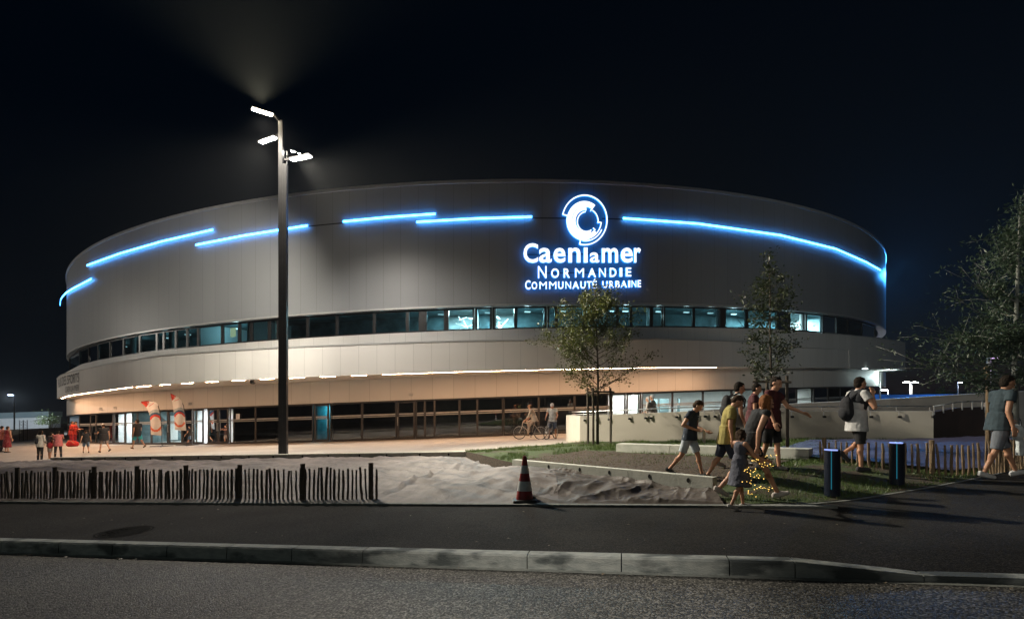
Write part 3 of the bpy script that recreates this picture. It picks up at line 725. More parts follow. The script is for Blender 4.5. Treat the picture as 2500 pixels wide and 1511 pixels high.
# ------------------------------------------------------------------ illuminated sign
def on_drum(px, py, out):
    p = near(px); q = inw(p, -out); return (q.x, q.y, EYE - (py - 989) / F * p.y)
def zs(u, v): return (1200 + u / 3.722, 430 + v / 3.722)
def sign_piece(name, polys, par):
    """polys: closed outlines in sign coordinates -> a raised letter with white face and blue returns."""
    mb = MB()
    for pl in polys:
        f = [mb.vert(on_drum(*zs(*p), .22)) for p in pl]; b = [mb.vert(on_drum(*zs(*p), .12)) for p in pl]
        n = len(pl); mb.face(f, 0); mb.face(list(reversed(b)), 1)
        for i in range(n): mb.face((f[i], f[(i + 1) % n], b[(i + 1) % n], b[i]), 1)
    c_ = on_drum(*zs(*polys[0][0]), .2); return mb.build(name, [M['logo_front'], M['logo_side']], parent=par, origin=c_)
def arc_piece(cx, cy, r0, r1, a0, a1, ex=.90, n=None):
    n = n or max(6, int(abs(a1 - a0) / 5)); quads = []
    for i in range(n):
        t0, t1 = rad(a0 + (a1 - a0) * i / n), rad(a0 + (a1 - a0) * (i + 1) / n)
        quads.append([(cx + ex * r * math.cos(t), cy - r * math.sin(t)) for r, t in ((r0, t0), (r1, t0), (r1, t1), (r0, t1))])
    return quads
def bar_piece(cx, cy, r0, r1, a, w=11, ex=.90):
    t = rad(a); p, q = Vector((cx + ex * r0 * math.cos(t), cy - r0 * math.sin(t))), Vector((cx + ex * r1 * math.cos(t), cy - r1 * math.sin(t)))
    d = (q - p).normalized(); n = Vector((-d.y, d.x)) * w / 2
    return [[tuple(p - n), tuple(q - n), tuple(q + n), tuple(p + n)]]
def strip_mesh(quads, name, par):
    mb = MB()
    for q in quads:
        mb.face([mb.vert(on_drum(*zs(*p), .22)) for p in q], 0); mb.face([mb.vert(on_drum(*zs(*p), .12)) for p in reversed(q)], 1)
        e = [mb.vert(on_drum(*zs(*p), o_)) for o_ in (.22, .12) for p in q]
        for i in range(4): mb.face((e[i], e[(i + 1) % 4], e[4 + (i + 1) % 4], e[4 + i]), 1)
    return mb.build(name, [M['logo_front'], M['logo_side']], parent=par, origin=on_drum(1428, 543, .2))
sg = MB(); sg.band([tuple(inw(near(1280 + 280 * k / 10), -.008)) for k in range(11)], 0, .02, -.01)
c_ = on_drum(1428, 620, .02)
sg = MB()
for u0, u1, v in ((290, 1340, 712), (420, 1255, 880), (300, 1340, 1000)):       # mounting rails behind the letters
    pl = [on_drum(*zs(u0 + (u1 - u0) * k / 12, v - (u0 + (u1 - u0) * k / 12 - 815) * .012), .05) for k in range(13)]
    sg.tube(pl, .025, 5)
sign = sg.build('illuminated_sign', M['black'], parent=arena, origin=c_)
sign['label'] = 'glowing white lettering with blue halo under a ring emblem'
ccx, ccy = 836, 412
em = []
em += arc_piece(ccx, ccy, 217, 229, -103, 167)                      # outer outline
em += bar_piece(ccx, ccy, 160, 226, 167, 11) + bar_piece(ccx, ccy, 180, 226, -103, 11)
em += arc_piece(ccx, ccy + 5, 168, 182, 165, 265)                    # left flank line
em += arc_piece(ccx - 2, ccy + 5, 126, 176, 52, 285)                 # broad C
em += arc_piece(ccx + 4, ccy + 8, 96, 128, 92, 300)                  # inner C
em += arc_piece(ccx - 2, ccy + 5, 128, 172, 285, 318)
em += arc_piece(ccx + 18, ccy + 12, 110, 120, -8, 60) + bar_piece(ccx + 8, ccy + 6, 100, 132, 60, 10)
em += arc_piece(ccx + 15, ccy + 15, 84, 95, 95, 305) + bar_piece(ccx + 15, ccy + 8, 92, 128, 93, 11)
em += arc_piece(ccx + 6, ccy + 8, 176, 186, 262, 335) + bar_piece(ccx, ccy, 128, 172, -8, 10) + arc_piece(ccx + 2, ccy + 2, 160, 170, -50, -8)
em += bar_piece(ccx + 15, ccy + 10, 90, 122, -42, 10)
strip_mesh(em, 'emblem', sign)
def glyph(ch, u0, v0, u1, v1, bold=.022):
    vs, fs, ns = text_mesh(ch, bold if ch not in 'MN' else 0.0, .5)
    xs = [v.x for v in vs]; ys = [v.y for v in vs]; zs_ = [v.z for v in vs]
    a, b, c, d = min(xs), max(xs), min(ys), max(ys); z0, z1 = min(zs_), max(zs_)
    mb = MB()
    for v in vs:
        fx = (v.x - a) / (b - a); fy = (v.y - c) / (d - c); fzz = (v.z - z0) / (z1 - z0)
        mb.v.append(on_drum(*zs(u0 + (u1 - u0) * fx, v1 + (v0 - v1) * fy), .12 + .1 * fzz))
    for f, n in zip(fs, ns): mb.face(f, 0 if n.z > .5 else 1)
    mb.build('letter', [M['logo_front'], M['logo_side']], parent=sign, origin=on_drum(*zs(u0, v1), .15))
for ch, u0, v0, u1, v1 in (('C', 287, 622, 418, 798), ('a', 427, 664, 540, 797), ('e', 556, 664, 664, 797), ('n', 690, 662, 798, 795), ('l', 828, 660, 862, 796), ('a', 884, 704, 968, 796), ('m', 990, 664, 1136, 796), ('e', 1160, 662, 1268, 796), ('r', 1280, 662, 1340, 795)):
    glyph(ch, u0, v0, u1, v1, .018)
for ch, u0, v0, u1, v1 in (('N', 417, 826, 494, 936), ('O', 535, 848, 606, 934), ('R', 647, 848, 704, 932), ('M', 750, 846, 830, 928), ('A', 866, 846, 938, 928), ('N', 966, 844, 1026, 926), ('D', 1061, 843, 1122, 925), ('I', 1150, 842, 1174, 922), ('E', 1205, 840, 1255, 920)):
    glyph(ch, u0, v0, u1, v1, .02)
for ch, u0, v0, u1, v1 in (('C', 302, 955, 350, 1038), ('O', 360, 968, 410, 1036), ('M', 430, 967, 496, 1034), ('M', 518, 966, 582, 1033), ('U', 598, 965, 646, 1033), ('N', 664, 965, 714, 1031), ('A', 726, 964, 786, 1031), ('U', 798, 963, 846, 1030), ('T', 856, 963, 898, 1028), ('É', 906, 942, 946, 1026), ('U', 995, 961, 1042, 1024), ('R', 1057, 960, 1098, 1022), ('B', 1112, 959, 1152, 1021), ('A', 1161, 957, 1216, 1020), ('I', 1228, 956, 1245, 1018), ('N', 1258, 955, 1300, 1017), ('E', 1312, 953, 1342, 1016)):
    glyph(ch, u0, v0, u1, v1, .022)
# black lettering wrapped round the left end of the balcony
bs = [p for p in spline(BAL, 40) if 141 <= bpx(p) <= 196]
ln = [0.0]
for p, q in zip(bs[:-1], bs[1:]): ln.append(ln[-1] + (q - p).length)
def on_bal(s, z):
    s = max(0, min(ln[-1] - 1e-4, s)); j = 0
    while j < len(ln) - 2 and ln[j + 1] < s: j += 1
    t = (s - ln[j]) / (ln[j + 1] - ln[j]); p = bs[j].lerp(bs[j + 1], t); q = inw(p, -.03); return q, z
LT = ln[-1]
def words(txt, s0, s1, z0, z1):
    vs, fs, ns = text_mesh(txt, 0.0, 0.0)
    xs = [v.x for v in vs]; ys = [v.y for v in vs]; a, b, c, d = min(xs), max(xs), min(ys), max(ys); mb = MB()
    for v in vs:
        q, _ = on_bal(s0 + (s1 - s0) * (v.x - a) / (b - a), 0); zz = z0 + (z1 - z0) * (v.y - c) / (d - c)
        mb.v.append((q.x, q.y, zz + S(q.x)))
    for f in fs: mb.face(f)
    q, _ = on_bal(s1, 0); mb.build('lettering', M['letter'], parent=arena, origin=(q.x, q.y, z0 + S(q.x)))
Hb = Z_BT - Z_BB
words('PALAIS DES SPORTS', LT * .12, LT * .985, Z_BB + Hb * .50, Z_BB + Hb * .92)
words('CAEN LA MER', LT * .58, LT * .985, Z_BB + Hb * .14, Z_BB + Hb * .40)

# unseen blue points added behind the drum, for a glow past its right edge
for k, da in enumerate((.18, .27, .37)):
    a = math.atan2(near(2151).y - CY, near(2151).x - CX) + da; x, y = CX + (RD + 1.2) * math.cos(a), CY + (RD + 1.2) * math.sin(a)
    lamp('hidden_glow_light', 'POINT', (x, y, 12.7 + S(x)), 1900, (.05, .35, 1.0), arena, size=.4)
# ------------------------------------------------------------------ main street lamp (double mast, four heads)
LD = 19.0
lampx = (683 - 1250) / F * LD + .0
base = Vector((lampx, LD, S(lampx) + plaza_z(lampx, LD)))
sl = empty('street_lamp', base, 'tall grey double mast street lamp with four lit heads beside the retaining wall', 'street lamp')
mb = MB(); x0, x1, x2 = [(v - 1250) / F * LD for v in (681.5, 691.5, 701.5)]
zt = EYE - (296 - 989) / F * LD; z2 = EYE - (402 - 989) / F * LD
mb.box(((x0 + x1) / 2, LD, (base.z + zt) / 2), (x1 - x0 - .004, .15, zt - base.z)); mb.build('mast', M['pole'], parent=sl, origin=base)
mb = MB(); mb.box(((x1 + x2) / 2, LD, (base.z + z2) / 2), (x2 - x1 - .004, .15, z2 - base.z)); mb.build('mast', M['pole'], parent=sl, origin=base)
mb = MB(); mb.box(((x0 + x2) / 2, LD, base.z + .02), (.5, .4, .04)); mb.build('base_plate', M['steel'], parent=sl, origin=base)
mb = MB(); mb.tube([((701.5 - 1250) / F * LD - .02, LD, z2 - .1), ((701.5 - 1250) / F * LD - .02, LD, z2 + .5)], .02, 6); mb.build('finial', M['steel'], parent=sl, origin=(x2, LD, z2))
def head(pa, pb, d0, d1, em, arm_from, e, c, tgt, ang=155, radius=.22):
    A, B = pt(*pa, d0), pt(*pb, d1); mid = (A + B) / 2
    mb = MB(); mb.beam(A + Vector((0, 0, .05)), B + Vector((0, 0, .05)), .22, .05); hd = mb.build('lamp_head', M['pole'], parent=sl, origin=mid)
    mb = MB(); mb.beam(A.lerp(B, .06) + Vector((0, 0, .005)), A.lerp(B, .94) + Vector((0, 0, .005)), .16, .03); mb.build('lens', em, parent=hd, origin=mid)
    if arm_from is not None:
        mb = MB(); mb.beam(arm_from, B + Vector((0, 0, .05)), .07, .07); mb.build('arm', M['pole'], parent=sl, origin=arm_from)
    l = lamp('lamp_head_light', 'SPOT', mid - Vector((0, 0, .06)), e, c, hd, size=radius, target=tgt, angle=ang, blend=.9)
m0 = Vector(((686 - 1250) / F * LD, LD, 0))
head((613, 266), (668, 283), 18.3, 18.8, M['lamp_warm'], pt(686, 300, LD), 6800, (1, .9, .76), (-5, 15, 0), 96)
head((634, 350), (674, 336), 19.8, 19.2, M['lamp_white'], pt(686, 325, LD), 11000, (1, .92, .78), (-27, 30, -1), 112)
head((760, 382), (709, 392), 18.4, 18.9, M['lamp_white'], pt(695, 391, LD), 26000, (1, .91, .74), (8, 14.5, 0), 82)
head((715, 371), (728, 375), 19.9, 19.5, M['lamp_white'], pt(699, 384, LD), 4700, (1, .92, .82), (-6.0, 25.5, .6), 106)
# light of the lamps along the opposite pavement, behind the camera
lamp('street_light_behind', 'SPOT', (1.0, -1.5, 8.0), 3700, (1, .93, .82), None, size=.25, target=(0.2, 3.9, 0), angle=31, blend=1)
lamp('street_light_behind_wide', 'SPOT', (-12, -5, 8.5), 420, (.86, 1.0, .93), None, size=.3, target=(-3, 5.0, 0), angle=84, blend=1)
lamp('added_halo_uplight', 'SPOT', pt(640, 262, 18.55) + Vector((0, 0, .12)), 9000, (1, .90, .62), sl, size=.12, target=pt(600, 0, 17), angle=140, blend=1)  # added uplight, only makes the glow in the mist above the head
lamp('fill_light_right', 'SPOT', (14, -11, 9.5), 6500, (.93, 1.0, .97), None, size=.3, target=(27, 34, 6.5), angle=58, blend=1)  # unseen broad fill, added to brighten the right end of the arena
lamp('plaza_light_left', 'SPOT', (-50, 29, 9), 4600, (1, .93, .82), None, size=.3, target=(-33, 38, 2.0), angle=100, blend=1)
lamp('fill_spot_fence', 'SPOT', (-4, -9, 9), 2600, (1, .95, .86), None, size=.3, target=(9.8, 10.8, 2.2), angle=34, blend=1)  # unseen narrow spot, added to brighten the right fence and willow
# ------------------------------------------------------------------ walls of the planting
def block_wall(name, A, B, z0, z1, th, n, label, m, holes=True, cat='wall'):
    A, B = Vector(A), Vector(B); d = (B - A).normalized(); nn = Vector((-d.y, d.x)); Ln = (B - A).length
    root = empty(name, ((A.x + B.x) / 2, (A.y + B.y) / 2, S((A.x + B.x) / 2) + z0), label, cat)
    for k in range(n):
        a, b = A.lerp(B, k / n) + d * .006, A.lerp(B, (k + 1) / n) - d * .006
        mb = MB(); za = z1(k / n) if callable(z1) else z1; zb = z1((k + 1) / n) if callable(z1) else z1
        mb.band([tuple(a), tuple(b)], z0, lambda i: (za, zb)[i], th, mi=0)
        if holes:
            for f in (.28, .74):
                c = a.lerp(b, f) - nn * .004; r = .035; zc = za - .085
                ring = []
                for j in range(12):
                    t = 2 * math.pi * j / 12; q = c + d * r * math.cos(t); ring.append((q.x, q.y, zc + r * 1.25 * math.sin(t) + S(q.x)))
                mb.poly(ring, 1)
        mid = (a + b) / 2; mb.build('block', [m, M['hole']], parent=root, origin=(mid.x, mid.y, z0 + S(mid.x)))
    return root
block_wall('retaining_wall', (-18.65, 20.68), (-1.5, 16.5), -.5, .19, .16, 8, 'long low concrete retaining wall of precast blocks at the far edge of the black planting sheet', M['wall'])
block_wall('retaining_wall', (0.0, 12.7), (3.4, 8.66), -.35, .285, .14, 3, 'pale concrete edging wall sloping towards the walkers between planting sheet and lawn', M['wall'])
block_wall('low_wall', (2.95, 14.55), (6.5, 11.2), -.1, lambda t: .43, .34, 3, 'short pale concrete seat wall on the lawn in front of the ramp', M['wall'], holes=False)
block_wall('low_wall', (-22, 18.5), (-15.95, 17.0), -.5, .02, .16, 3, 'low concrete wall at the far left beside the fence end', M['wall'], holes=False)
mb = MB(); a, b = Vector(plan(24, 20)), Vector(plan(120, 20.9))
mb.prism([(-20.2, 19.3), (-18.7, 20.55), (-18.7, 20.9), (-23, 21.8), (-23, 19.6)], -.6, -.02)
tag(mb.build('concrete_step', M['wall'], origin=(-20, 20, -1)), 'wide concrete step below the plaza at the far left', 'step')

# ------------------------------------------------------------------ sheet laid over the planting bed
TF = [st(-26, 8.17), st(-12, 8.17), st(-6, 8.17), st(-1, 8.17), (3.2, 7.72)]
TB = [(-26, 22.4), (-18.65, 20.62), (-10, 18.5), (-1.55, 16.42), (-.15, 12.75), (1.6, 10.65), (3.33, 8.6)]
def tarp_z(x, y, u, v):
    base = .02 + (-.06 + .19 * ss(.82, .87, u)) * ss(0, .6, v) + .13 * math.sin(min(1, v) * math.pi) * (1 - .5 * ss(.6, 1, u))
    base *= 1 - .75 * ss(.86, 1.0, u)
    big = .20 * (fbm(x * .45 + 3, y * .5, 3, 2) - .45) * ss(0, .25, v) * ss(0, .08, 1 - v)
    s_ = x * .55 + y * .8; t_ = x * .85 - y * .5
    rg = lambda a, b, k, p: (1 - abs(2 * fbm(a, b, 3, k) - 1)) ** p
    wv = .5 * fbm(x * .7, y * .7, 2, 51)
    rip = rg(s_ * 1.6 + wv, t_ * .5, 21, 4); rip2 = rg(t_ * 1.5 + 9 + wv, s_ * .55, 31, 5); rip3 = rg(t_ * 3.4 + wv * 2, s_ * 1.2, 37, 4); rip4 = rg(s_ * 5.5, t_ * 2.2 + wv * 3, 43, 3)
    fold = ss(.84, .95, u) * ss(0, .18, v) * (.5 + .5 * ss(1.0, .4, v)) * (1 - ss(.965, .995, u))
    z = base + big + (.10 * rip + .034 * rip3 + .012 * rip4) * (1 - fold) * ss(0, .1, v) + fold * (.11 * rip2 - .05 + .022 * rip3 + .008 * rip4) + .02 * (fbm(x * 3, y * 4, 4, 7) - .5)
    # the lap of two widths of sheet, running back from the fence end
    q = ((x + 2.45) * 4.0 - (y - 9.2) * 1.05) / 4.13
    z += .06 * ss(-.14, .02, q) * (1 - ss(.0, .04, q)) * ss(.05, .12, v)
    return z + .004
TFr, TBr = resample(TF, 421), resample(TB, 421); US = .895
k_ = int(420 * US)
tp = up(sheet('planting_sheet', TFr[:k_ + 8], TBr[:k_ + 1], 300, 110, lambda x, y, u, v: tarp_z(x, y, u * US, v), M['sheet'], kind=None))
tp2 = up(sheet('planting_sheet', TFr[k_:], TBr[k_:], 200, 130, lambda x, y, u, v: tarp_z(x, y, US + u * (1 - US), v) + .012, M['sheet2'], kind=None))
tag(tp2, 'brown crumpled ground sheet, darkened in colour for lamp falloff, behind the traffic cone', 'ground sheet')
tag(tp, 'wrinkled grey-brown geotextile sheet spread over the planting bed behind the paling fence', 'ground sheet')
# blue sheet on the right behind the small fence
bs_ = up(sheet('planting_sheet', [(6.25, 11.4), (7.1, 10.35), (8.4, 9.75), (10.5, 10.35), (16, 13.2)], [(6.6, 13.0), (9.0, 15.5), (13.2, 16.1), (17, 16.3), (22, 17)], 120, 50,
        lambda x, y, u, v: lawn_z(x, y) + .03 + .05 * (1 - abs(2 * fbm(x * 1.2, y * 2.4, 3, 4) - 1)) ** 2, M['bluesheet'], kind=None))
tag(bs_, 'dark blue ground sheet spread on the right behind the small paling fence', 'ground sheet')

# ------------------------------------------------------------------ paling fences
def paling(name, path, gap, h, r, wood, label, posts=(), lean=0.0, seed=1, gfun=None, posth=.68):
    rs = random.Random(seed); path = [Vector(p) for p in path]
    root = empty(name, (path[0].x, path[0].y, S(path[0].x)), label, 'fence')
    ln = [0.0]
    for a, b in zip(path[:-1], path[1:]): ln.append(ln[-1] + (b - a).length)
    def at(s):
        s = max(0, min(ln[-1] - 1e-6, s)); j = 0
        while ln[j + 1] < s: j += 1
        return path[j].lerp(path[j + 1], (s - ln[j]) / (ln[j + 1] - ln[j]))
    gfun = gfun or gz
    s = 0.0; tops = []; n = 0
    while s < ln[-1] and n < 99:
        p = at(s); z = gfun(p.x, p.y); hh = h * rs.uniform(.94, 1.05); lx = lean + rs.gauss(0, .017); ly = rs.gauss(0, .02); rr = r * rs.uniform(.75, 1.3)
        mb = MB(); pts = []
        for k in range(5):
            f = k / 4; pts.append((p.x - lx * hh * (f - .0) + rs.gauss(0, .004), p.y + ly * hh * f + rs.gauss(0, .004), z - .06 + (hh + .06) * f))
        mb.tube(pts, [rr * .9, rr, rr * rs.uniform(.9, 1.1), rr * .95, rr * rs.uniform(.7, .95)], 6)
        mb.build('picket', wood, parent=root, origin=(p.x, p.y, z))
        tops.append((pts[1], pts[3])); s += gap * rs.uniform(.86, 1.14); n += 1
    for w_ in (0, 1):
        mb = MB(); mb.tube([Vector(t[w_]) + Vector((0, (-1) ** i * r * 1.1, 0)) for i, t in enumerate(tops)], .0032, 4); mb.build('wire', M['wire'], parent=root, origin=tops[0][w_])
    for f in posts:
        p = at(f * ln[-1]); z = gfun(p.x, p.y); mb = MB()
        mb.tube([(p.x, p.y + .04, z - .1), (p.x - lean * posth, p.y + .04, z + posth)], [.045, .042], 9); mb.build('post', wood, parent=root, origin=(p.x, p.y, z))
    return root
R0, R1 = Vector((-2.42, 9.12)), Vector((-11.0, 10.92))
def gl(x, y): return S(x) + .03
fpx = lambda px: ((Vector(plan(px, 10)) / 10).x)
def pf(px):
    u = (px - 1250) / F; d = R1 - R0; t = (u * R0.y - R0.x) / (d.x - u * d.y); return max(0, min(1, t))
paling('paling_fence', [tuple(R0), tuple(R1)], .0885, .57, .0205, M['wooddark'], 'long low fence of thin split chestnut pales wired together at the left by the pavement', [pf(p) for p in (904, 737, 583, 451, 331, 226, 130, 38)], seed=3, gfun=gl, posth=.66)
paling('paling_fence', [(6.55, 10.85), (7.0, 10.1), (7.5, 9.72), (8.1, 9.5), (8.9, 9.55), (9.8, 9.95), (10.8, 10.5)], .105, .53, .021, M['wood'], 'short low fence of pale round pales around the blue sheet on the right', (.02, .38, .7), lean=.03, seed=8, gfun=lambda x, y: S(x) + .11 - .03 * ss(7, 8.5, x), posth=.6)

# ------------------------------------------------------------------ bollards
def bollard(px, d, zg, top, label):
    x, y = plan(px, d); z0 = zg; z1 = EYE - (top - 989) / F * d; r = .112
    root = empty('light_bollard', (x, y, z0), label, 'bollard', 'light bollards on the lawn')
    mb = MB(); mb.lathe((x, y, 0), [(r, z0 - .05), (r, z1 - .012), (r - .012, z1)], 32); mb.build('body', M['navy'], parent=root, smooth=True, angle=40, origin=(x, y, z0))
    mb = MB(); mb.box((x - r * .62, y - r * .79, (z0 + z1) / 2 + .02), (.012, .012, (z1 - z0) * .88), rz=-.66); mb.build('light_slot', emit('slot', (.05, .50, .72), .26), parent=root, origin=(x, y, z0 + .1))
    mb = MB()
    for k in range(14):
        t0, t1 = math.pi * (.92 + .62 * k / 14), math.pi * (.92 + .62 * (k + 1) / 14)
        for ra, rb, za, zb in ((r + .003, r + .003, z1 - .018, z1 + .002), (r + .003, r - .03, z1 + .002, z1 + .004)):
            mb.poly([(x + ra * math.cos(t0), y + ra * math.sin(t0), za), (x + ra * math.cos(t1), y + ra * math.sin(t1), za), (x + rb * math.cos(t1), y + rb * math.sin(t1), zb), (x + rb * math.cos(t0), y + rb * math.sin(t0), zb)])
    mb.build('light_ring', emit('ring', (.35, .45, 1.0), 1.1), parent=root, origin=(x, y, z1))
M['navy'] = mat('navy_powdercoat', (.006, .010, .022), (.008, .013, .027), scale=3, rough=.32)
bollard(2032, 8.0, S(plan(2032, 8)[0]) + .09, 1096, 'dark blue cylindrical light bollard nearer the pavement with a thin cyan light slot')
bollard(2190, 8.75, S(plan(2190, 8.75)[0]) + .09, 1079, 'dark blue cylindrical light bollard in front of the small paling fence')

# ------------------------------------------------------------------ ramp with its walls and rails
rm = empty('ramp', (8, 18.5, S(8)), 'pale rendered access ramp wall with steel handrail leading to the arena', 'ramp')
rpath = [(2.35, 22.2), (2.45, 20.8), (2.68, 20.2), (6.5, 18.86), (10.2, 17.55), (13.5, 16.4)]
tops = [1.08, 1.08, 1.08, 1.13, 1.02, .92]
mb = MB(); mb.band(rpath, -.15, lambda i: tops[i], .25); mb.build('front_wall', M['ramp'], parent=rm, origin=(8, 18.5, S(8)))
mb = MB(); mb.band(rpath, lambda i: tops[i] + .002, lambda i: tops[i] + .035, .27); mb.build('wall_coping', M['ramp'], parent=rm, origin=(8, 18.5, S(8) + 1))
pp = [(1423, 22.2, 1017), (1600, 21.2, 1010), (1903, 20.0, 988), (2173, 18.9, 975), (2401, 18.3, 961), (2560, 18.2, 953)]
mb = MB(); mb.band([plan(p, d) for p, d, y in pp], -.2, lambda i: EYE - (pp[i][2] - 989) / F * pp[i][1] - S(plan(pp[i][0], pp[i][1])[0]), .22); mb.build('upper_parapet', M['parapet'], parent=rm, origin=(10, 20, S(10)))
mb = MB(); mb.band([plan(p, d - .01) for p, d, y in pp[2:]], lambda i: EYE - (pp[i + 2][2] - 989) / F * pp[i + 2][1] - S(plan(pp[i + 2][0], pp[i + 2][1])[0]) + .002, lambda i: EYE - (pp[i + 2][2] - 989) / F * pp[i + 2][1] - S(plan(pp[i + 2][0], pp[i + 2][1])[0]) + .03, .26); mb.build('parapet_coping', M['coping'], parent=rm, origin=(14, 19, S(14) + 1))
mb = MB(); dk = [(13.52, 16.42), (14.6, 16.75), (15.6, 16.9), (16.2, 17.6)]; dt = [.92, 1.02, 1.02, .82]
mb.band(dk, -.2, lambda i: dt[i], .25); mb.build('side_wall', mat('shade_dark_wall', (.022, .012, .010), (.035, .018, .014), scale=2, rough=.9), parent=rm, origin=(14.5, 16.8, S(14.5)))  # side face in shade: its darkness is put into the colour
mb = MB(); mb.prism([(2.7, 20.5), (13.5, 16.7), (14.5, 17.2), (14.8, 18.3), (4, 22.3)], .3, .55); mb.build('ramp_deck', M['parapet'], parent=rm, origin=(8, 19, S(8) + .4))
def railz(path, z): return [(x, y, z(i) + S(x)) for i, (x, y) in enumerate(path)]
hr = MB(); rr = [(x, y + .05) for x, y in rpath[1:]]; hr.tube(railz(rr, lambda i: tops[i + 1] + .19), .021, 8)
hr.tube(railz([(2.45, 20.9), (2.7, 20.26), (4.2, 19.7)], lambda i: 1.08 + .09), .014, 6)
rail = hr.build('handrail', M['steel'], parent=rm, origin=(8, 18.5, S(8) + 1.2), smooth=True)
hr = MB(); hr.tube(railz(dk, lambda i: dt[i] + .19), .021, 8); hr.build('handrail', M['steel'], parent=rm, origin=(14.5, 16.8, S(14.5) + 1.2), smooth=True)
def on_ramp(px):
    u = (px - 1250) / F
    for (a, b), (ta, tb) in zip(zip(rpath[2:-1], rpath[3:]), zip(tops[2:-1], tops[3:])):
        a, b = Vector(a), Vector(b); d = b - a; den = d.x - u * d.y; t = (u * a.y - a.x) / den
        if -.01 <= t <= 1.01: return a + d * t, ta + (tb - ta) * t
    return None
for px in (1425, 1455, 1484, 1534, 1573, 1585, 1649, 1718, 1742, 1850, 1930, 2008, 2122, 2191, 2273):
    r_ = on_ramp(px)
    if not r_: continue
    p, z = r_; mb = MB(); x, y = p.x, p.y - .04
    mb.tube([(x, p.y + .05, z + .19 + S(x)), (x, p.y + .05, z + .06 + S(x)), (x, y - .02, z + .03 + S(x)), (x, y - .02, z - .16 + S(x))], .014, 6)
    b = mb.build('rail_post', M['steel'], parent=rm, origin=(x, y, z + S(x)))
    mb = MB(); mb.box((x + .035, y - .012, z - .15 + S(x)), (.10, .05, .07)); mb.build('bracket', M['black'], parent=b, origin=(x, y, z - .15 + S(x)))
for i in range(9):
    f = i / 8; j = min(2, int(f * 3)); t = f * 3 - j; a, b = Vector(dk[j]), Vector(dk[j + 1]); p = a.lerp(b, t); z = dt[j] + (dt[j + 1] - dt[j]) * t
    mb = MB(); mb.tube([(p.x, p.y - .02, z - .08 + S(p.x)), (p.x, p.y - .02, z + .19 + S(p.x))], .02, 6); mb.build('rail_post', M['steel'], parent=rm, origin=(p.x, p.y, z + S(p.x)))

# ------------------------------------------------------------------ traffic cone
x, y = plan(1281, 8.5); z = S(x) + .04; H = .745
cn = empty('traffic_cone', (x, y, z), 'red and white striped traffic cone standing at the edge of the planting sheet', 'traffic cone')
red = mat('cone_red', (.26, .012, .016), (.36, .02, .022), scale=9, rough=.5, third=(.14, .015, .015), tscale=4, tlo=.55, thi=.7)
wht = mat('cone_white', (.62, .66, .66), (.72, .75, .75), scale=12, rough=.35, third=(.35, .36, .35), tscale=6, tlo=.58, thi=.75)
rad_at = lambda f: .145 - .118 * f
prev = .045
mb = MB(); mb.prism([(x - .19, y - .19), (x + .19, y - .19), (x + .19, y + .19), (x - .19, y + .19)], .035, .075); mb.build('base', M['black'], parent=cn, origin=(x, y, z))
for i, (a, b, m_) in enumerate(((.0, .20, red), (.20, .42, wht), (.42, .60, red), (.60, .78, wht), (.78, 1.0, red))):
    mb = MB(); za, zb = z + .03 + (H - .03) * a, z + .03 + (H - .03) * b; e = .0 if m_ is red else .003
    pr = [(rad_at(a) + e, za), (rad_at(b) + e, zb)]
    if i == 4: pr.append((.012, zb + .004))
    mb.lathe((x, y, 0), pr, 28, cap=(i in (0, 4))); mb.build('red_band' if m_ is red else 'white_band', m_, parent=cn, smooth=True, angle=40, origin=(x, y, za))

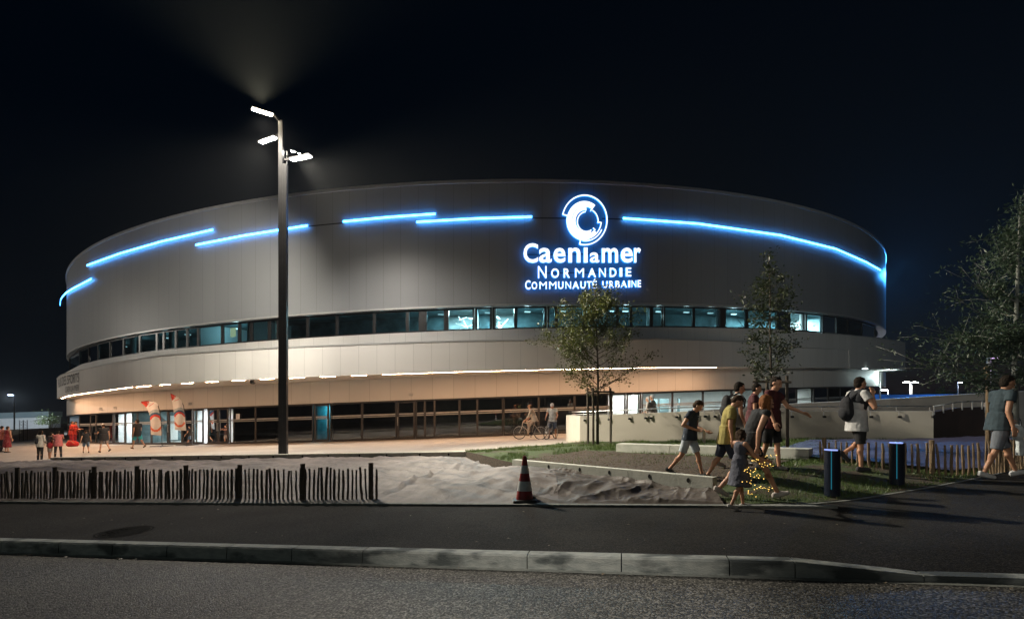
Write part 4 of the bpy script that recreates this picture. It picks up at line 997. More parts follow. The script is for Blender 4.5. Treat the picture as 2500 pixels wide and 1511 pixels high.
# ------------------------------------------------------------------ feather flags at the entrance
FM = [mat('flag_white', (.72, .70, .68), (.78, .76, .74), scale=3, rough=.75), mat('flag_red', (.55, .05, .035), (.6, .06, .04), scale=3, rough=.75), mat('flag_navy', (.035, .10, .19), (.045, .12, .22), scale=3, rough=.75),
      mat('flag_grey', (.36, .42, .45), (.4, .46, .48), scale=3, rough=.75), mat('flag_orange', (.66, .13, .05), (.7, .15, .06), scale=3, rough=.75)]
def flag(left, right, base_px, d, ringc, ringr, label, polecurve):
    bx, by = plan(base_px, d); z0 = gz(bx, by)
    root = empty('feather_flag', (bx, by, z0), label, 'flag', 'feather flags by the entrance')
    n, m_ = 70, 22; mb = MB()
    lp = spline(left, 8); rp = spline(right, 8)
    def edge(pl, f):
        i = f * (len(pl) - 1); j = min(int(i), len(pl) - 2); return pl[j].lerp(pl[j + 1], i - j)
    V = []; Q = []
    for j in range(n + 1):
        a, b = edge(lp, j / n), edge(rp, j / n); row = []; qr = []
        for i in range(m_ + 1):
            p = a.lerp(b, i / m_); qr.append((p, j / n, i / m_)); px, py = 150 + p.x / 6.16, 950 + p.y / 6.16
            row.append(mb.vert(pt(px, py, d + .07 * math.sin(i / m_ * 5 + j / n * 4))))
        V.append(row); Q.append(qr)
    for j in range(n):
        for i in range(m_):
            p, v, u = Q[j][i]; dx, dy = (p.x - ringc[0]) / ringr, (p.y - ringc[1]) / (ringr * 1.25); r = math.hypot(dx, dy); mi = 0
            if v < .26 - .1 * u: mi = 1
            if r < 1.0 and r > .74 and dy < -.35: mi = 1
            elif r < 1.0 and r > .74 and dy > .35: mi = 4
            elif 1.0 <= r < 1.22 and dy < -.55: mi = 2
            elif 1.22 <= r < 1.55 and dy < -.75: mi = 3
            e = math.hypot((u - .6) * .9, (v - .20) * 2.2)
            if .05 < e < .09 or (abs(v - .285) < .009 and .25 < u < .85): mi = 0 if v < .24 else 1
            mb.face((V[j][i], V[j][i + 1], V[j + 1][i + 1], V[j + 1][i]), mi)
    mb.build('flag_cloth', FM, parent=root, origin=(bx, by, z0 + 1.5), smooth=True)
    mb = MB(); mb.tube([pt(150 + p[0] / 6.16, 950 + p[1] / 6.16, d + .03) for p in polecurve], .018, 7); mb.build('pole', M['black'], parent=root, origin=(bx, by, z0))
    mb = MB()
    for a in (.5, 2.1): mb.beam((bx - .6 * math.cos(a), by - .6 * math.sin(a), z0 + .03), (bx + .6 * math.cos(a), by + .6 * math.sin(a), z0 + .03), .05, .04)
    mb.build('cross_base', M['black'], parent=root, origin=(bx, by, z0))
flag([(1195, 198), (1290, 300), (1335, 470), (1345, 682)], [(1215, 180), (1430, 205), (1482, 400), (1508, 695)], 395, 31, (1412, 505), 105, 'white feather flag with an orange-red tip bending left over the entrance', [(1512, 850), (1508, 650), (1490, 380), (1455, 250), (1400, 190), (1320, 168), (1200, 190)])
flag([(1640, 68), (1668, 205), (1695, 400), (1703, 610)], [(1646, 66), (1800, 160), (1848, 340), (1876, 622)], 457, 31, (1772, 450), 92, 'taller upright white feather flag with a dark red tip beside the entrance', [(1888, 850), (1880, 620), (1862, 420), (1835, 240), (1780, 140), (1640, 62)])

# ------------------------------------------------------------------ far left: shed, wall, truss, shrub
c = plan(40, 80)
sh = empty('shed', (c[0], 80, S(c[0])), 'long low pale shed lit blue-white far away at the left edge', 'shed')
a, b = plan(-160, 78), plan(118, 84)
mb = MB(); mb.band([a, b], -1.0, 3.2, 6); mb.build('wall', M['white'], parent=sh, origin=(c[0], 80, S(c[0])))
mb = MB(); mb.band([(a[0], a[1] - .3), (b[0] + .3, b[1] - .3)], 2.45, 3.35, 6.6); mb.build('roof', mat('shed_roof', (.20, .27, .30), (.24, .31, .33), scale=.3, rough=.6), parent=sh, origin=(c[0], 80, S(c[0]) + 3))
mb = MB(); mb.band([plan(-160, 52), plan(60, 54), plan(156, 56)], -.6, .98, .2)
tag(mb.build('boundary_wall', M['wall'], origin=(-50, 54, S(-50))), 'pale concrete boundary wall across the back of the plaza at the left', 'wall')
tx, ty = plan(57, 50); tz = gz(tx, ty)
tw = MB()
for dx, dy in ((-.2, -.2), (.2, -.2), (.2, .2), (-.2, .2)): tw.tube([(tx + dx, ty + dy, tz), (tx + dx, ty + dy, tz + 2.0)], .025, 5)
for k in range(7):
    z = tz + k * .28
    for (ax, ay), (bx, by) in (((-.2, -.2), (.2, -.2)), ((.2, -.2), (.2, .2)), ((.2, .2), (-.2, .2)), ((-.2, .2), (-.2, -.2))):
        tw.tube([(tx + ax, ty + ay, z), (tx + bx, ty + by, z + .28)], .012, 4)
tag(tw.build('truss_tower', M['pole'], origin=(tx, ty, tz)), 'short lattice truss tower standing before the boundary wall at the left', 'truss tower')
M['lamp_blue'] = emit('lamp_bluewhite', (.55, .65, 1.0), 30)
def far_lamp(px, ytop, d, zb, label, em, heads=((-.5, 0), ), e=300, c=(.9, .95, 1), pm=None, polew=.09, tgt=None):
    x, y = plan(px, d); z1 = EYE - (ytop - 989) / F * d
    root = empty('street_lamp', (x, y, zb), label, 'street lamp', 'distant lamp posts')
    mb = MB(); mb.tube([(x, y, zb), (x, y, z1)], [polew, polew * .7], 8); mb.build('mast', pm or M['pole'], parent=root, origin=(x, y, zb))
    for hx, hy in heads:
        mb = MB(); mb.beam((x, y, z1 - .02), (x + hx, y + hy, z1 + .03), .16, .07); h = mb.build('lamp_head', M['pole'], parent=root, origin=(x, y, z1))
        mb = MB(); mb.box((x + hx * .62, y + hy * .62, z1 - .05), (.62 if abs(hx) > .7 else .5, .3, .05)); mb.build('lens', em, parent=h, origin=(x + hx, y, z1))
        lamp('far_light', 'SPOT', (x + hx, y + hy - .1, z1 - .15), e, c, h, size=.15, angle=150, blend=.6, target=tgt)
M['galv'] = mat('galvanised', (.42, .43, .43), (.5, .5, .5), scale=3, rough=.5)
far_lamp(35, 963, 62, -3.4, 'lone lamp post with a blue-white head far away at the left edge', M['lamp_blue'], ((-.55, -.1),), 14000, (.78, .9, 1.0), M['galv'], tgt=(-74, 80, -2.5))
far_lamp(2168, 951, 62, 0, 'short bright lamp post nearest the arena corner in the distance', M['lamp_white'], ((-.8, -.1),), 500, (.9, .97, 1), M['galv'])
far_lamp(2224, 932, 66, 0, 'double-headed bright lamp post standing beyond the blue hoarding', M['lamp_white'], ((-.9, 0), (.9, 0)), 700, (1, .98, .9), M['galv'], polew=.2)
far_lamp(2338, 933, 74, 0, 'thin distant lamp post with a violet-blue head right of the double one', M['lamp_blue'], ((.4, -.1),), 500, (.7, .78, 1), M['galv'])
far_lamp(2414, 873, 26, S(24), 'lamp post with a flat violet-lit head beside the willow at the right edge', emit('lamp_violet', (.8, .55, 1.0), 3), ((.45, -.2),), 60, (.85, .75, 1), M['galv'], polew=.12)
mb = MB(); mb.band([plan(1960, 47), plan(2200, 46), plan(2480, 45)], -.5, lambda i: (1.75, 1.32, 1.05)[i], .15)
tag(mb.build('hoarding', mat('blue_hoarding', (.008, .10, .42), (.012, .12, .5), scale=1, rough=.6), origin=(34, 46, S(34))), 'long low bright blue hoarding beyond the ramp at the right', 'hoarding')
for px in (2080, 2200, 2330):
    x, y = plan(px, 43.5); lamp('hoarding_light', 'SPOT', (x, y, S(x) + 4.5), 900, (.75, .88, 1.0), None, size=.2, target=(x + .8, 46, S(x) + .9), angle=110, blend=1)
# ------------------------------------------------------------------ trees
def leaf_face(mb, p, d, n, l, w):
    """A pointed leaf folded along its midrib."""
    d = d.normalized(); s_ = d.cross(n)
    s_ = s_.normalized() if s_.length > 1e-5 else d.orthogonal().normalized(); nn = s_.cross(d)
    a = mb.vert(p); b = mb.vert(p + d * l); c = mb.vert(p + d * l * .45 + s_ * w + nn * w * .35); e = mb.vert(p + d * l * .45 - s_ * w + nn * w * .35)
    mb.face((a, c, b)); mb.face((a, b, e))
def make_tree(label, d, trunk, tips, leafn, leaf_l, leaf_w, lm, spread=.16, r0=.05, seed=1, depthspread=1.0, sub=7, density=None, name='young_tree', bark=None):
    """trunk: list of (px,py); tips: (px, py, fork fraction up the trunk, leafiness)."""
    rs = random.Random(seed); T = [pt(x, y, d) for x, y in trunk]; base = T[0].copy()
    root = empty(name, base, label, 'tree')
    wood = MB(); crown = MB()
    n = len(T); wood.tube(T, [r0 * (1 - .82 * i / (n - 1)) for i in range(n)], 9)
    tl = [0.0]
    for a, b in zip(T[:-1], T[1:]): tl.append(tl[-1] + (b - a).length)
    def on(f):
        s = f * tl[-1]; j = 0
        while j < n - 2 and tl[j + 1] < s: j += 1
        return T[j].lerp(T[j + 1], (s - tl[j]) / (tl[j + 1] - tl[j]))
    spots = []
    for (px, py, f, wgt) in tips:
        A = on(f); dd = rs.uniform(-1, 1) * depthspread; tip = pt(px, py, d + dd)
        mid = A.lerp(tip, .5) + Vector((0, 0, -.10 * (tip - A).length)) + Vector((rs.gauss(0, .05), rs.gauss(0, .05), 0))
        P = [A.lerp(mid, t).lerp(mid.lerp(tip, t), t) for t in [k / 7 for k in range(8)]]
        rb = max(.008, r0 * .42 * (1 - f * .6))
        wood.tube(P, [rb * (1 - .8 * k / 7) for k in range(8)], 6)
        ln = (tip - A).length
        for k in range(2, 8):
            spots += [(P[k], (P[k] - P[k - 1]).normalized(), wgt * (.3 + .7 * k / 7))] * 2
        for q in range(sub):
            t = rs.uniform(.25, 1.0); i = min(6, int(t * 7)); a = P[i].lerp(P[i + 1], t * 7 - i)
            v = (P[min(7, i + 1)] - P[i]).normalized() * .7 + Vector((rs.gauss(0, .6), rs.gauss(0, .6), rs.gauss(.15, .45)))
            e = a + v.normalized() * ln * rs.uniform(.14, .34)
            c = a.lerp(e, .5) + Vector((0, 0, .03)); wood.tube([a, c, e], [rb * .35, rb * .25, .003], 4)
            for g in (.35, .6, .8, 1.0): spots.append((a.lerp(e, g), v.normalized(), wgt))
    tot = sum(s[2] for s in spots)
    for p, dr, wgt in spots:
        cnt = leafn * wgt / tot; cnt = int(cnt) + (1 if rs.random() < cnt - int(cnt) else 0)
        for _ in range(cnt):
            o_ = Vector((rs.gauss(0, spread), rs.gauss(0, spread), rs.gauss(0, spread * .75))) * .62
            v = (dr * .6 + Vector((rs.gauss(0, .7), rs.gauss(0, .7), rs.gauss(0, .6)))); k = rs.uniform(.65, 1.25)
            leaf_face(crown, p + o_, v, Vector((rs.gauss(0, 1), rs.gauss(0, 1), rs.gauss(.6, 1))), leaf_l * k, leaf_w * k)
    wood.build('trunk', bark or M['bark'], parent=root, origin=base, smooth=True)
    crown.build('crown', lm, parent=root, origin=T[n // 2])
    return root
Z3 = lambda x, y: (1150 + x / 4.928, 700 + y / 4.928)
t1 = [(Z3(x, y), f, w) for x, y, f, w in [(935, 570, .52, 1), (945, 690, .45, 1), (1070, 950, .36, .5), (1190, 1060, .33, .6), (1100, 350, .62, 1.2), (1095, 490, .56, 1), (1190, 250, .68, 1.2), (1330, 130, .78, 1.2), (1380, 60, .82, 1.1), (1500, 35, .88, 1),
      (1640, 60, .86, 1.1), (1740, 110, .8, 1.1), (1640, 160, .8, 1), (2130, 850, .36, .55), (1980, 930, .35, .3), (1830, 690, .5, .5), (1940, 560, .55, .5), (2030, 430, .58, .7), (1950, 300, .68, .6), (1800, 300, .7, .9), (1700, 560, .6, .8),
      (1280, 420, .6, 1.2), (1380, 250, .72, 1.2), (1200, 560, .52, 1), (1300, 700, .47, .8), (1420, 560, .6, 1), (1650, 420, .68, 1), (1250, 900, .38, .5), (1400, 1120, .31, .5), (1640, 1060, .32, .3), (1760, 890, .40, .35), (1450, 330, .74, 1.1), (1560, 200, .8, 1.1), (1080, 600, .5, 1), (1150, 700, .46, .8)]]
M['leaf_a'] = leaf_mat('leaf_olive', (.04, .052, .006), (.10, .115, .016))
M['leaf_b'] = leaf_mat('leaf_dull', (.018, .030, .008), (.045, .062, .018))
M['leaf_c'] = leaf_mat('leaf_willow', (.022, .044, .022), (.075, .115, .065))
td = 18.0; tb = pt(1458, 1081, td)
make_tree('slender staked tree with olive-lit foliage in front of the glowing sign', td, [(1459, 1084), (1459, 1000), (1460, 930), (1459, 880), (1456, 800), (1454, 740), (1452, 706)], [(a[0], a[1], f, w) for a, f, w in t1], 10500, .078, .024, M['leaf_a'], spread=.17, r0=.055, seed=4, depthspread=1.0, sub=8)
Z4 = lambda x, y: (1650 + x / 4.928, 700 + y / 4.928)
t2 = [(Z4(x, y), f, w) for x, y, f, w in [(800, 690, .46, .3), (870, 540, .55, 1), (920, 800, .40, 1), (950, 890, .36, .8), (1290, 790, .42, .4), (1340, 690, .46, .7), (1460, 630, .5, 1), (1480, 400, .6, .9), (1450, 150, .72, .8), (1250, 900, .36, .6), (900, 330, .62, .8), (870, 150, .72, 1),
      (800, 40, .76, .5), (1000, 640, .5, 1), (1230, 560, .54, .9), (980, 430, .6, .9), (1330, 300, .66, .9), (1000, 40, .78, 1), (1350, 40, .78, 1), (1200, 120, .74, 1), (1050, 250, .68, 1), (1000, -150, .84, .8), (1290, -160, .84, .8), (1070, -330, .9, .6), (1180, -250, .9, .7), (1130, -480, .97, .35), (1400, -60, .8, .6), (900, -60, .8, .6), (1100, -80, .83, .9)]]
make_tree('slim staked tree with sparse dark foliage behind the group of young people', 13.2, [(1882, 1102), (1883, 1000), (1882, 900), (1880, 800), (1880, 700), (1878, 655), (1876, 622)], [(1882 + (a[0] - 1882) * .9, a[1] + 16, f, w) for a, f, w in t2], 3000, .078, .024, M['leaf_b'], spread=.16, r0=.04, seed=9, depthspread=.55, sub=7)
t3 = []
rs = random.Random(5)
for px, py, f, w in [(2237, 776, .45, .45), (2224, 863, .36, .5), (2262, 800, .45, .7), (2315, 702, .5, .5), (2325, 628, .55, .45), (2372, 611, .6, .6), (2405, 558, .68, .8), (2486, 467, .95, .5), (2435, 544, .75, 1), (2300, 850, .38, 1), (2290, 900, .32, .7), (2340, 900, .3, .8), (2380, 920, .3, .6),
                     (2340, 760, .5, 1), (2390, 680, .6, 1.2), (2440, 620, .7, 1.2), (2480, 560, .8, 1.2), (2520, 520, .85, 1.2), (2500, 640, .7, 1.2), (2420, 780, .5, 1.4), (2380, 830, .42, 1.2), (2460, 720, .6, 1.3), (2440, 850, .4, 1.2), (2480, 900, .35, 1), (2520, 800, .5, 1), (2560, 700, .6, 1), (2600, 800, .5, 1), (2570, 600, .75, 1),
                     (2620, 880, .4, .8), (2350, 815, .45, 1), (2320, 790, .45, .8), (2410, 735, .55, 1.1), (2465, 800, .48, 1.2), (2450, 560, .78, .8), (2495, 500, .9, .6)]:
    t3.append((px + 22, py + 24, f, w))
make_tree('full leafy willow-like tree filling the right edge of the view', 11.6, [(2482, 1120), (2479, 990), (2477, 890), (2480, 790), (2484, 680), (2488, 570), (2492, 480)], t3, 15000, .10, .015, M['leaf_c'], spread=.17, r0=.07, seed=6, depthspread=1.3, sub=9, name='willow_tree',
          bark=mat('pale_bark', (.16, .17, .15), (.24, .25, .22), scale=9, rough=.9, bump=.5))
# stakes round the two young trees
def stakes(label, d, posts, bars, r=.035, wood=None):
    p0 = pt(posts[0][0], posts[0][2], posts[0][3]); root = empty('tree_stakes', p0, label, 'tree stakes')
    for px, y0, y1, dd in posts:
        a, b = pt(px, y1, dd), pt(px - 1, y0, dd); mb = MB(); mb.tube([a - Vector((0, 0, .08)), a.lerp(b, .5) + Vector((.008, 0, 0)), b], [r, r * .97, r * .95], 10); mb.build('post', wood or M['bark'], parent=root, smooth=True, angle=50, origin=a)
    for (ax, ay, ad), (bx, by, bd) in bars:
        a, b = pt(ax, ay, ad), pt(bx, by, bd); mb = MB(); mb.tube([a, b], .03, 8); mb.build('crossbar', wood or M['bark'], parent=root, origin=a)
stakes('three wooden stakes with crossbars holding the olive-lit tree', 18, [(1435.5, 949, 1082, 18.0), (1448.5, 946, 1083, 17.6), (1491, 947, 1079, 18.3)], [((1432, 959, 18), (1452, 957, 17.55)), ((1446, 955, 17.6), (1499, 957, 18.35)), ((1434, 957, 18.05), (1495, 956, 18.35))], r=.042)
stakes('wooden stakes with a thick crossbar holding the dark sparse tree behind the young people', 13.2, [(1922, 917, 1102, 13.2), (1847, 922, 1100, 13.4), (1873, 919, 1098, 13.9)], [((1838, 931, 13.4), (1932, 933, 13.15)), ((1846, 932, 13.45), (1876, 930, 13.9))], r=.042)
stakes('pale wooden stake beside the willow trunk at the right', 12.2, [(2412, 893, 1075, 12.3)], [((2403, 899, 12.3), (2426, 898, 12.25))], r=.05, wood=M['wood'])
# dark shrub in front of the far shed
x, y = plan(118, 66); z = -4.0; mb = MB(); tr = MB(); rs = random.Random(2)
root = empty('shrub', (x, y, S(x)), 'dark rounded shrub showing against the far lit shed', 'shrub')
for k in range(1100):
    q = Vector((rs.gauss(0, .62), rs.gauss(0, .5), abs(rs.gauss(0, .55)))); leaf_face(mb, Vector((x, y, S(x) + 1.35)) + q, Vector((rs.gauss(0, 1), rs.gauss(0, 1), rs.gauss(0, 1))), Vector((0, 0, 1)), .2, .06)
for k in range(9): tr.tube([(x, y, S(x) - .3), (x + rs.gauss(0, .4), y + rs.gauss(0, .3), S(x) + 1.8)], [.04, .015], 5)
mb.build('foliage', M['leaf_b'], parent=root, origin=(x, y, S(x) + 1)); tr.build('stem', M['bark'], parent=root, origin=(x, y, S(x)))
for px, py, d_, lb in ((2302, 960, 60, 'small distant yellow-green tree beyond the blue hoarding'),):
    x, y = plan(px, d_); zt = EYE - (py - 12 - 989) / F * d_; mb = MB(); tr = MB(); root = empty('small_tree', (x, y, S(x)), lb, 'tree')
    for k in range(260):
        q = Vector((rs.gauss(0, .28), rs.gauss(0, .28), rs.gauss(0, .35))); leaf_face(mb, Vector((x, y, zt - .5)) + q, Vector((rs.gauss(0, 1), rs.gauss(0, 1), rs.gauss(0, 1))), Vector((0, 0, 1)), .22, .07)
    tr.tube([(x, y, S(x)), (x, y, zt - .5)], .04, 6); mb.build('crown', M['leaf_a'], parent=root, origin=(x, y, zt)); tr.build('trunk', M['bark'], parent=root, origin=(x, y, S(x)))
# grass blades on the lawn and litter on the mulch
mb = MB(); rs = random.Random(12); cnt = 0
while cnt < 26000:
    t = rs.random(); v = rs.random() ** 1.25; i = t * (len(LAWN_F) - 1); x = rs.uniform(-1.6, 12); y = rs.uniform(7.6, 20)
    if rs.random() > (12.5 / y) ** 1.5 * .8: continue
    if not inside(LAWN_POLY, x, y): continue
    if inside([(0.1, 12.8), (3.45, 8.85), (6.05, 11.0), (2.1, 15.0)], x, y) and rs.random() > .16: continue
    if inside([(6.25, 11.3), (7.1, 10.3), (8.4, 9.7), (14, 12), (20, 16), (13.2, 16.2), (6.6, 13.0)], x, y): continue
    if fbm(x * 1.3, y * 1.3, 3, 14) < .40: continue
    z = S(x) + lawn_z(x, y); h = rs.uniform(.025, .075) * (1.2 if y < 10 else 1.5); a = rs.uniform(0, 6.28); w_ = .0035 * (1 + max(0, y - 9) * .12)
    dx, dy = math.cos(a), math.sin(a); lx, ly = rs.gauss(0, .35) * h, rs.gauss(0, .35) * h
    mb.poly([(x - dx * w_, y - dy * w_, z - .005), (x + dx * w_, y + dy * w_, z - .005), (x + lx, y + ly, z + h)]); cnt += 1
g = mb.build('grass', leaf_mat('grass_blade', (.04, .075, .008), (.10, .165, .025), .2)); tag(g, 'short patchy green grass on the lawn around the bollards and seat wall', 'grass', kind='stuff')
mb = MB()
for k in range(2600):
    u, v = rs.random(), rs.random(); a = resample(BED[0], 30)[int(u * 29)]; b = resample(BED[1], 30)[int(u * 29)]
    if k % 40 == 0: pass
    p = a.lerp(b, v); x, y = p.x + rs.gauss(0, .08), p.y + rs.gauss(0, .08)
    if rs.random() < .12: x, y = rs.uniform(3.2, 9), rs.uniform(7.8, 10.5)
    if not inside(LAWN_POLY, x, y): continue
    z = S(x) + lawn_z(x, y) + .02; R_ = Matrix.Rotation(rs.uniform(0, 6.28), 3, 'Z') @ Matrix.Rotation(rs.gauss(0, .4), 3, 'X')
    mb.box((x, y, z), (rs.uniform(.01, .05), rs.uniform(.008, .02), .008), R=R_)
li = mb.build('bark_chips', mat('bark_chip', (.05, .03, .02), (.16, .11, .07), scale=30, rough=.9)); tag(li, 'brown bark chips scattered over the mulch bed between the two low walls', 'mulch', kind='stuff')

# blown leaves and scraps on the pavement and along the gutter
mb = MB()
for k in range(150):
    if k < 60: t, s_ = rs.uniform(-9, 9), rs.gauss(5.32, .05); dz_ = -.14
    else: t, s_ = rs.uniform(-9, 12), rs.uniform(5.8, 7.95); dz_ = .006
    if k > 110: t = rs.uniform(2, 9)
    x, y = st(t, s_); a = rs.uniform(0, 6.28); w_ = rs.uniform(.008, .026)
    leaf_face(mb, Vector((x, y, S(x) + dz_)), Vector((math.cos(a), math.sin(a), rs.uniform(0, .3))), Vector((0, 0, 1)), w_ * 2.2, w_ * .6)
lt = mb.build('leaf_litter', leaf_mat('dry_leaf', (.10, .07, .04), (.32, .27, .2), .1)); tag(lt, 'small dry leaves and scraps blown over pavement and gutter', 'litter', kind='stuff')
# ------------------------------------------------------------------ people
fold_tex = bpy.data.textures.new('folds', 'CLOUDS'); fold_tex.noise_scale = .11; fold_tex.noise_depth = 2
hair_tex = bpy.data.textures.new('locks', 'CLOUDS'); hair_tex.noise_scale = .022; hair_tex.noise_depth = 2
def cloth(name, c, v=.75, rough=.85):
    return mat(name, tuple(k * v for k in c), c, scale=14, rough=rough, bump=.35, bscale=90)
SK = [mat('skin_light', (.52, .26, .155), (.58, .31, .19), scale=9, rough=.55), mat('skin_tan', (.42, .21, .12), (.48, .25, .15), scale=9, rough=.55)]
HAIR = {'dark': mat('hair_dark', (.010, .007, .005), (.03, .022, .016), scale=30, rough=.85, spec=.15, bump=.6, bscale=60, stretch=(3, 3, .5)), 'auburn': mat('hair_auburn', (.16, .055, .018), (.33, .13, .045), scale=30, rough=.75, spec=.2, bump=.6, bscale=60, stretch=(3, 3, .5)),
        'brown': mat('hair_brown', (.035, .02, .012), (.08, .05, .03), scale=30, rough=.85, spec=.15, bump=.6, bscale=60, stretch=(3, 3, .5)), 'white': mat('hair_white', (.6, .6, .58), (.75, .75, .72), scale=30, rough=.5)}
M['eye'] = mat('eye_dark', (.02, .014, .01), rough=.15); M['lip'] = mat('lips', (.36, .12, .10), rough=.5)
_cl = {}
def CM(c):
    if c not in _cl: _cl[c] = cloth('cloth', c)
    return _cl[c]
def remeshed(mb, name, mats, voxel, smooth=3, tex=None, amp=0.0, origin=(0, 0, 0), parent=None):
    o = mb.build(name, mats, origin=origin)
    r = o.modifiers.new('r', 'REMESH'); r.mode = 'VOXEL'; r.voxel_size = voxel; r.use_smooth_shade = True
    s = o.modifiers.new('s', 'SMOOTH'); s.factor = .5; s.iterations = smooth
    if tex is not None:
        d = o.modifiers.new('d', 'DISPLACE'); d.texture = tex; d.strength = amp; d.mid_level = .5; d.texture_coords = 'LOCAL'
    dg = bpy.context.evaluated_depsgraph_get(); me = bpy.data.meshes.new_from_object(o.evaluated_get(dg)); old = o.data
    o.modifiers.clear(); o.data = me; bpy.data.meshes.remove(old); me.name = name
    me.materials.clear()
    for m_ in (mats if isinstance(mats, (list, tuple)) else [mats]): me.materials.append(m_)
    me.polygons.foreach_set('use_smooth', [True] * len(me.polygons))
    if parent is not None: adopt(o, parent)
    return o
def V3(*a): return Vector(a)
def person(px, d, H, yaw, label, pose=None, look=None, fine=True, zground=None, lift=0.0, seat=None):
    P = dict(lean=3, side=0, twist=0, hipL=4, kneeL=5, hipR=-4, kneeR=6, outL=2, outR=2, armL=(4, 7, 12, 0), armR=(4, 7, 12, 0), head=(4, 0), toeL=0, toeR=0); P.update(pose or {})
    K_ = dict(skin=0, hair='dark', hairlen=0, top=(.3, .3, .3), sleeve=.45, hem=.06, bottom=(.05, .05, .06), leg=.95, shoe=(.03, .03, .03), build=1.0, cap=None, dress=None, vest=None, sock=None, topname='t_shirt'); K_.update(look or {})
    a = rad(yaw); fw = V3(math.sin(a), math.cos(a), 0); rt = V3(math.cos(a), -math.sin(a), 0)
    W = lambda v: rt * v.x + fw * v.y + V3(0, 0, v.z)
    B = K_['build']
    def down(ang): return V3(0, math.sin(rad(ang)), -math.cos(rad(ang)))
    J = {}
    J['pelvis'] = V3(0, 0, 0)
    for sgn, s in ((-1, 'L'), (1, 'R')):
        hip = V3(sgn * .052 * H * (.6 + .4 * B), 0, -.01 * H); h, k = P['hip' + s], P['knee' + s]; o_ = math.sin(rad(P['out' + s])) * sgn
        th = (down(h) + V3(o_, 0, 0)).normalized(); sh = (down(h - k) + V3(o_ * .6, 0, 0)).normalized()
        J['hip' + s] = hip; J['knee' + s] = hip + th * .245 * H; J['ank' + s] = J['knee' + s] + sh * .245 * H
        ta = rad(min(60, max(-75, (h - k) * .55 + P['toe' + s])))
        J['toe' + s] = J['ank' + s] + V3(sgn * .015 * H, math.cos(ta), math.sin(ta)).normalized() * .085 * H + V3(0, 0, -.022 * H)
        J['heel' + s] = J['ank' + s] - V3(0, math.cos(ta), math.sin(ta)) * .03 * H + V3(0, 0, -.022 * H)
    le, sd = rad(P['lean']), rad(P['side']); up_ = V3(math.sin(sd), math.sin(le) * math.cos(sd), math.cos(le) * math.cos(sd)).normalized()
    tw = rad(P['twist']); shr = V3(math.cos(tw), -math.sin(tw), 0); shr = (shr - up_ * shr.dot(up_)).normalized(); shf = up_.cross(shr)
    J['waist'] = up_ * .10 * H; J['chest'] = up_ * .215 * H; J['neck'] = up_ * .300 * H
    hp, hy = rad(P['head'][0]) + le * .5, rad(P['head'][1])
    hu = (up_ * .35 + V3(0, math.sin(hp), math.cos(hp))).normalized(); J['skull'] = J['neck'] + hu * .085 * H + shf * .012 * H
    hf = V3(math.sin(hy), math.cos(hy), 0); hf = (hf - hu * hf.dot(hu)).normalized()
    pd = rad(P['head'][0]); hf = (hf * math.cos(pd * .6) - hu * math.sin(pd * .6)).normalized(); hu2 = (hu - hf * hu.dot(hf)).normalized(); hr = hf.cross(hu2)
    for sgn, s in ((-1, 'L'), (1, 'R')):
        f, o_, e, i_ = P['arm' + s]; sh = J['chest'] + up_ * .062 * H + shr * sgn * .108 * H * (.7 + .3 * B)
        def A(f_, o2): return (shr * sgn * math.sin(rad(o2)) + (shf * math.sin(rad(f_)) - up_ * math.cos(rad(f_))) * math.cos(rad(o2))).normalized()
        ua = A(f, o_); fa = A(f + e, o_ - i_)
        J['sh' + s] = sh; J['el' + s] = sh + ua * .172 * H; J['wr' + s] = J['el' + s] + fa * .148 * H; J['fa' + s] = fa; J['ua' + s] = ua
    low_ = min(J[k].z for k in ('toeL', 'toeR', 'heelL', 'heelR')) - .012 * H
    x, y = plan(px, d); zg = gz(x, y) if zground is None else zground
    org = V3(x, y, zg + lift)
    off = org + V3(0, 0, -low_) if seat is None else seat
    w = lambda v: W(v) + off
    hb = org
    vx = .0075 if fine else .012
    mb = MB()
    def cap(p, q, ra, rb): mb.capsule(w(p), w(q), ra * H, rb * H)
    Rt = Matrix((W(shr), W(shf), W(up_))).transposed()
    mb.ellipsoid(w(J['pelvis'] + up_ * .01 * H), (.088 * H * B, .062 * H * B, .075 * H), Matrix((rt, fw, V3(0, 0, 1))).transposed())
    mb.ellipsoid(w(J['waist'] + up_ * .02 * H), (.074 * H * B, .055 * H * B, .10 * H), Rt); mb.ellipsoid(w(J['chest']), (.092 * H * B, .062 * H * B, .105 * H), Rt)
    cap(J['shL'] + (J['chest'] + up_ * .062 * H - J['shL']) * .1, J['shR'] + (J['chest'] + up_ * .062 * H - J['shR']) * .1, .036, .036)
    cap(J['chest'] + up_ * .06 * H, J['skull'] - hu * .02 * H, .034 * (.6 + .4 * B), .031)
    Rh = Matrix((W(hr), W(hf), W(hu2))).transposed(); sk = J['skull']
    mb.ellipsoid(w(sk + hu2 * .012 * H - hf * .006 * H), (.045 * H, .054 * H, .058 * H), Rh)
    mb.ellipsoid(w(sk - hu2 * .022 * H + hf * .014 * H), (.036 * H, .040 * H, .046 * H), Rh)
    mb.ellipsoid(w(sk - hu2 * .054 * H + hf * .034 * H), (.018 * H, .016 * H, .014 * H), Rh)
    cap(sk + hu2 * .008 * H + hf * .050 * H, sk - hu2 * .012 * H + hf * .062 * H, .007, .0095)
    for sgn in (-1, 1):
        mb.ellipsoid(w(sk + hr * sgn * .046 * H - hu2 * .002 * H), (.008 * H, .014 * H, .018 * H), Rh)
        mb.ellipsoid(w(sk + hr * sgn * .018 * H + hu2 * .016 * H + hf * .046 * H), (.016 * H, .008 * H, .006 * H), Rh)
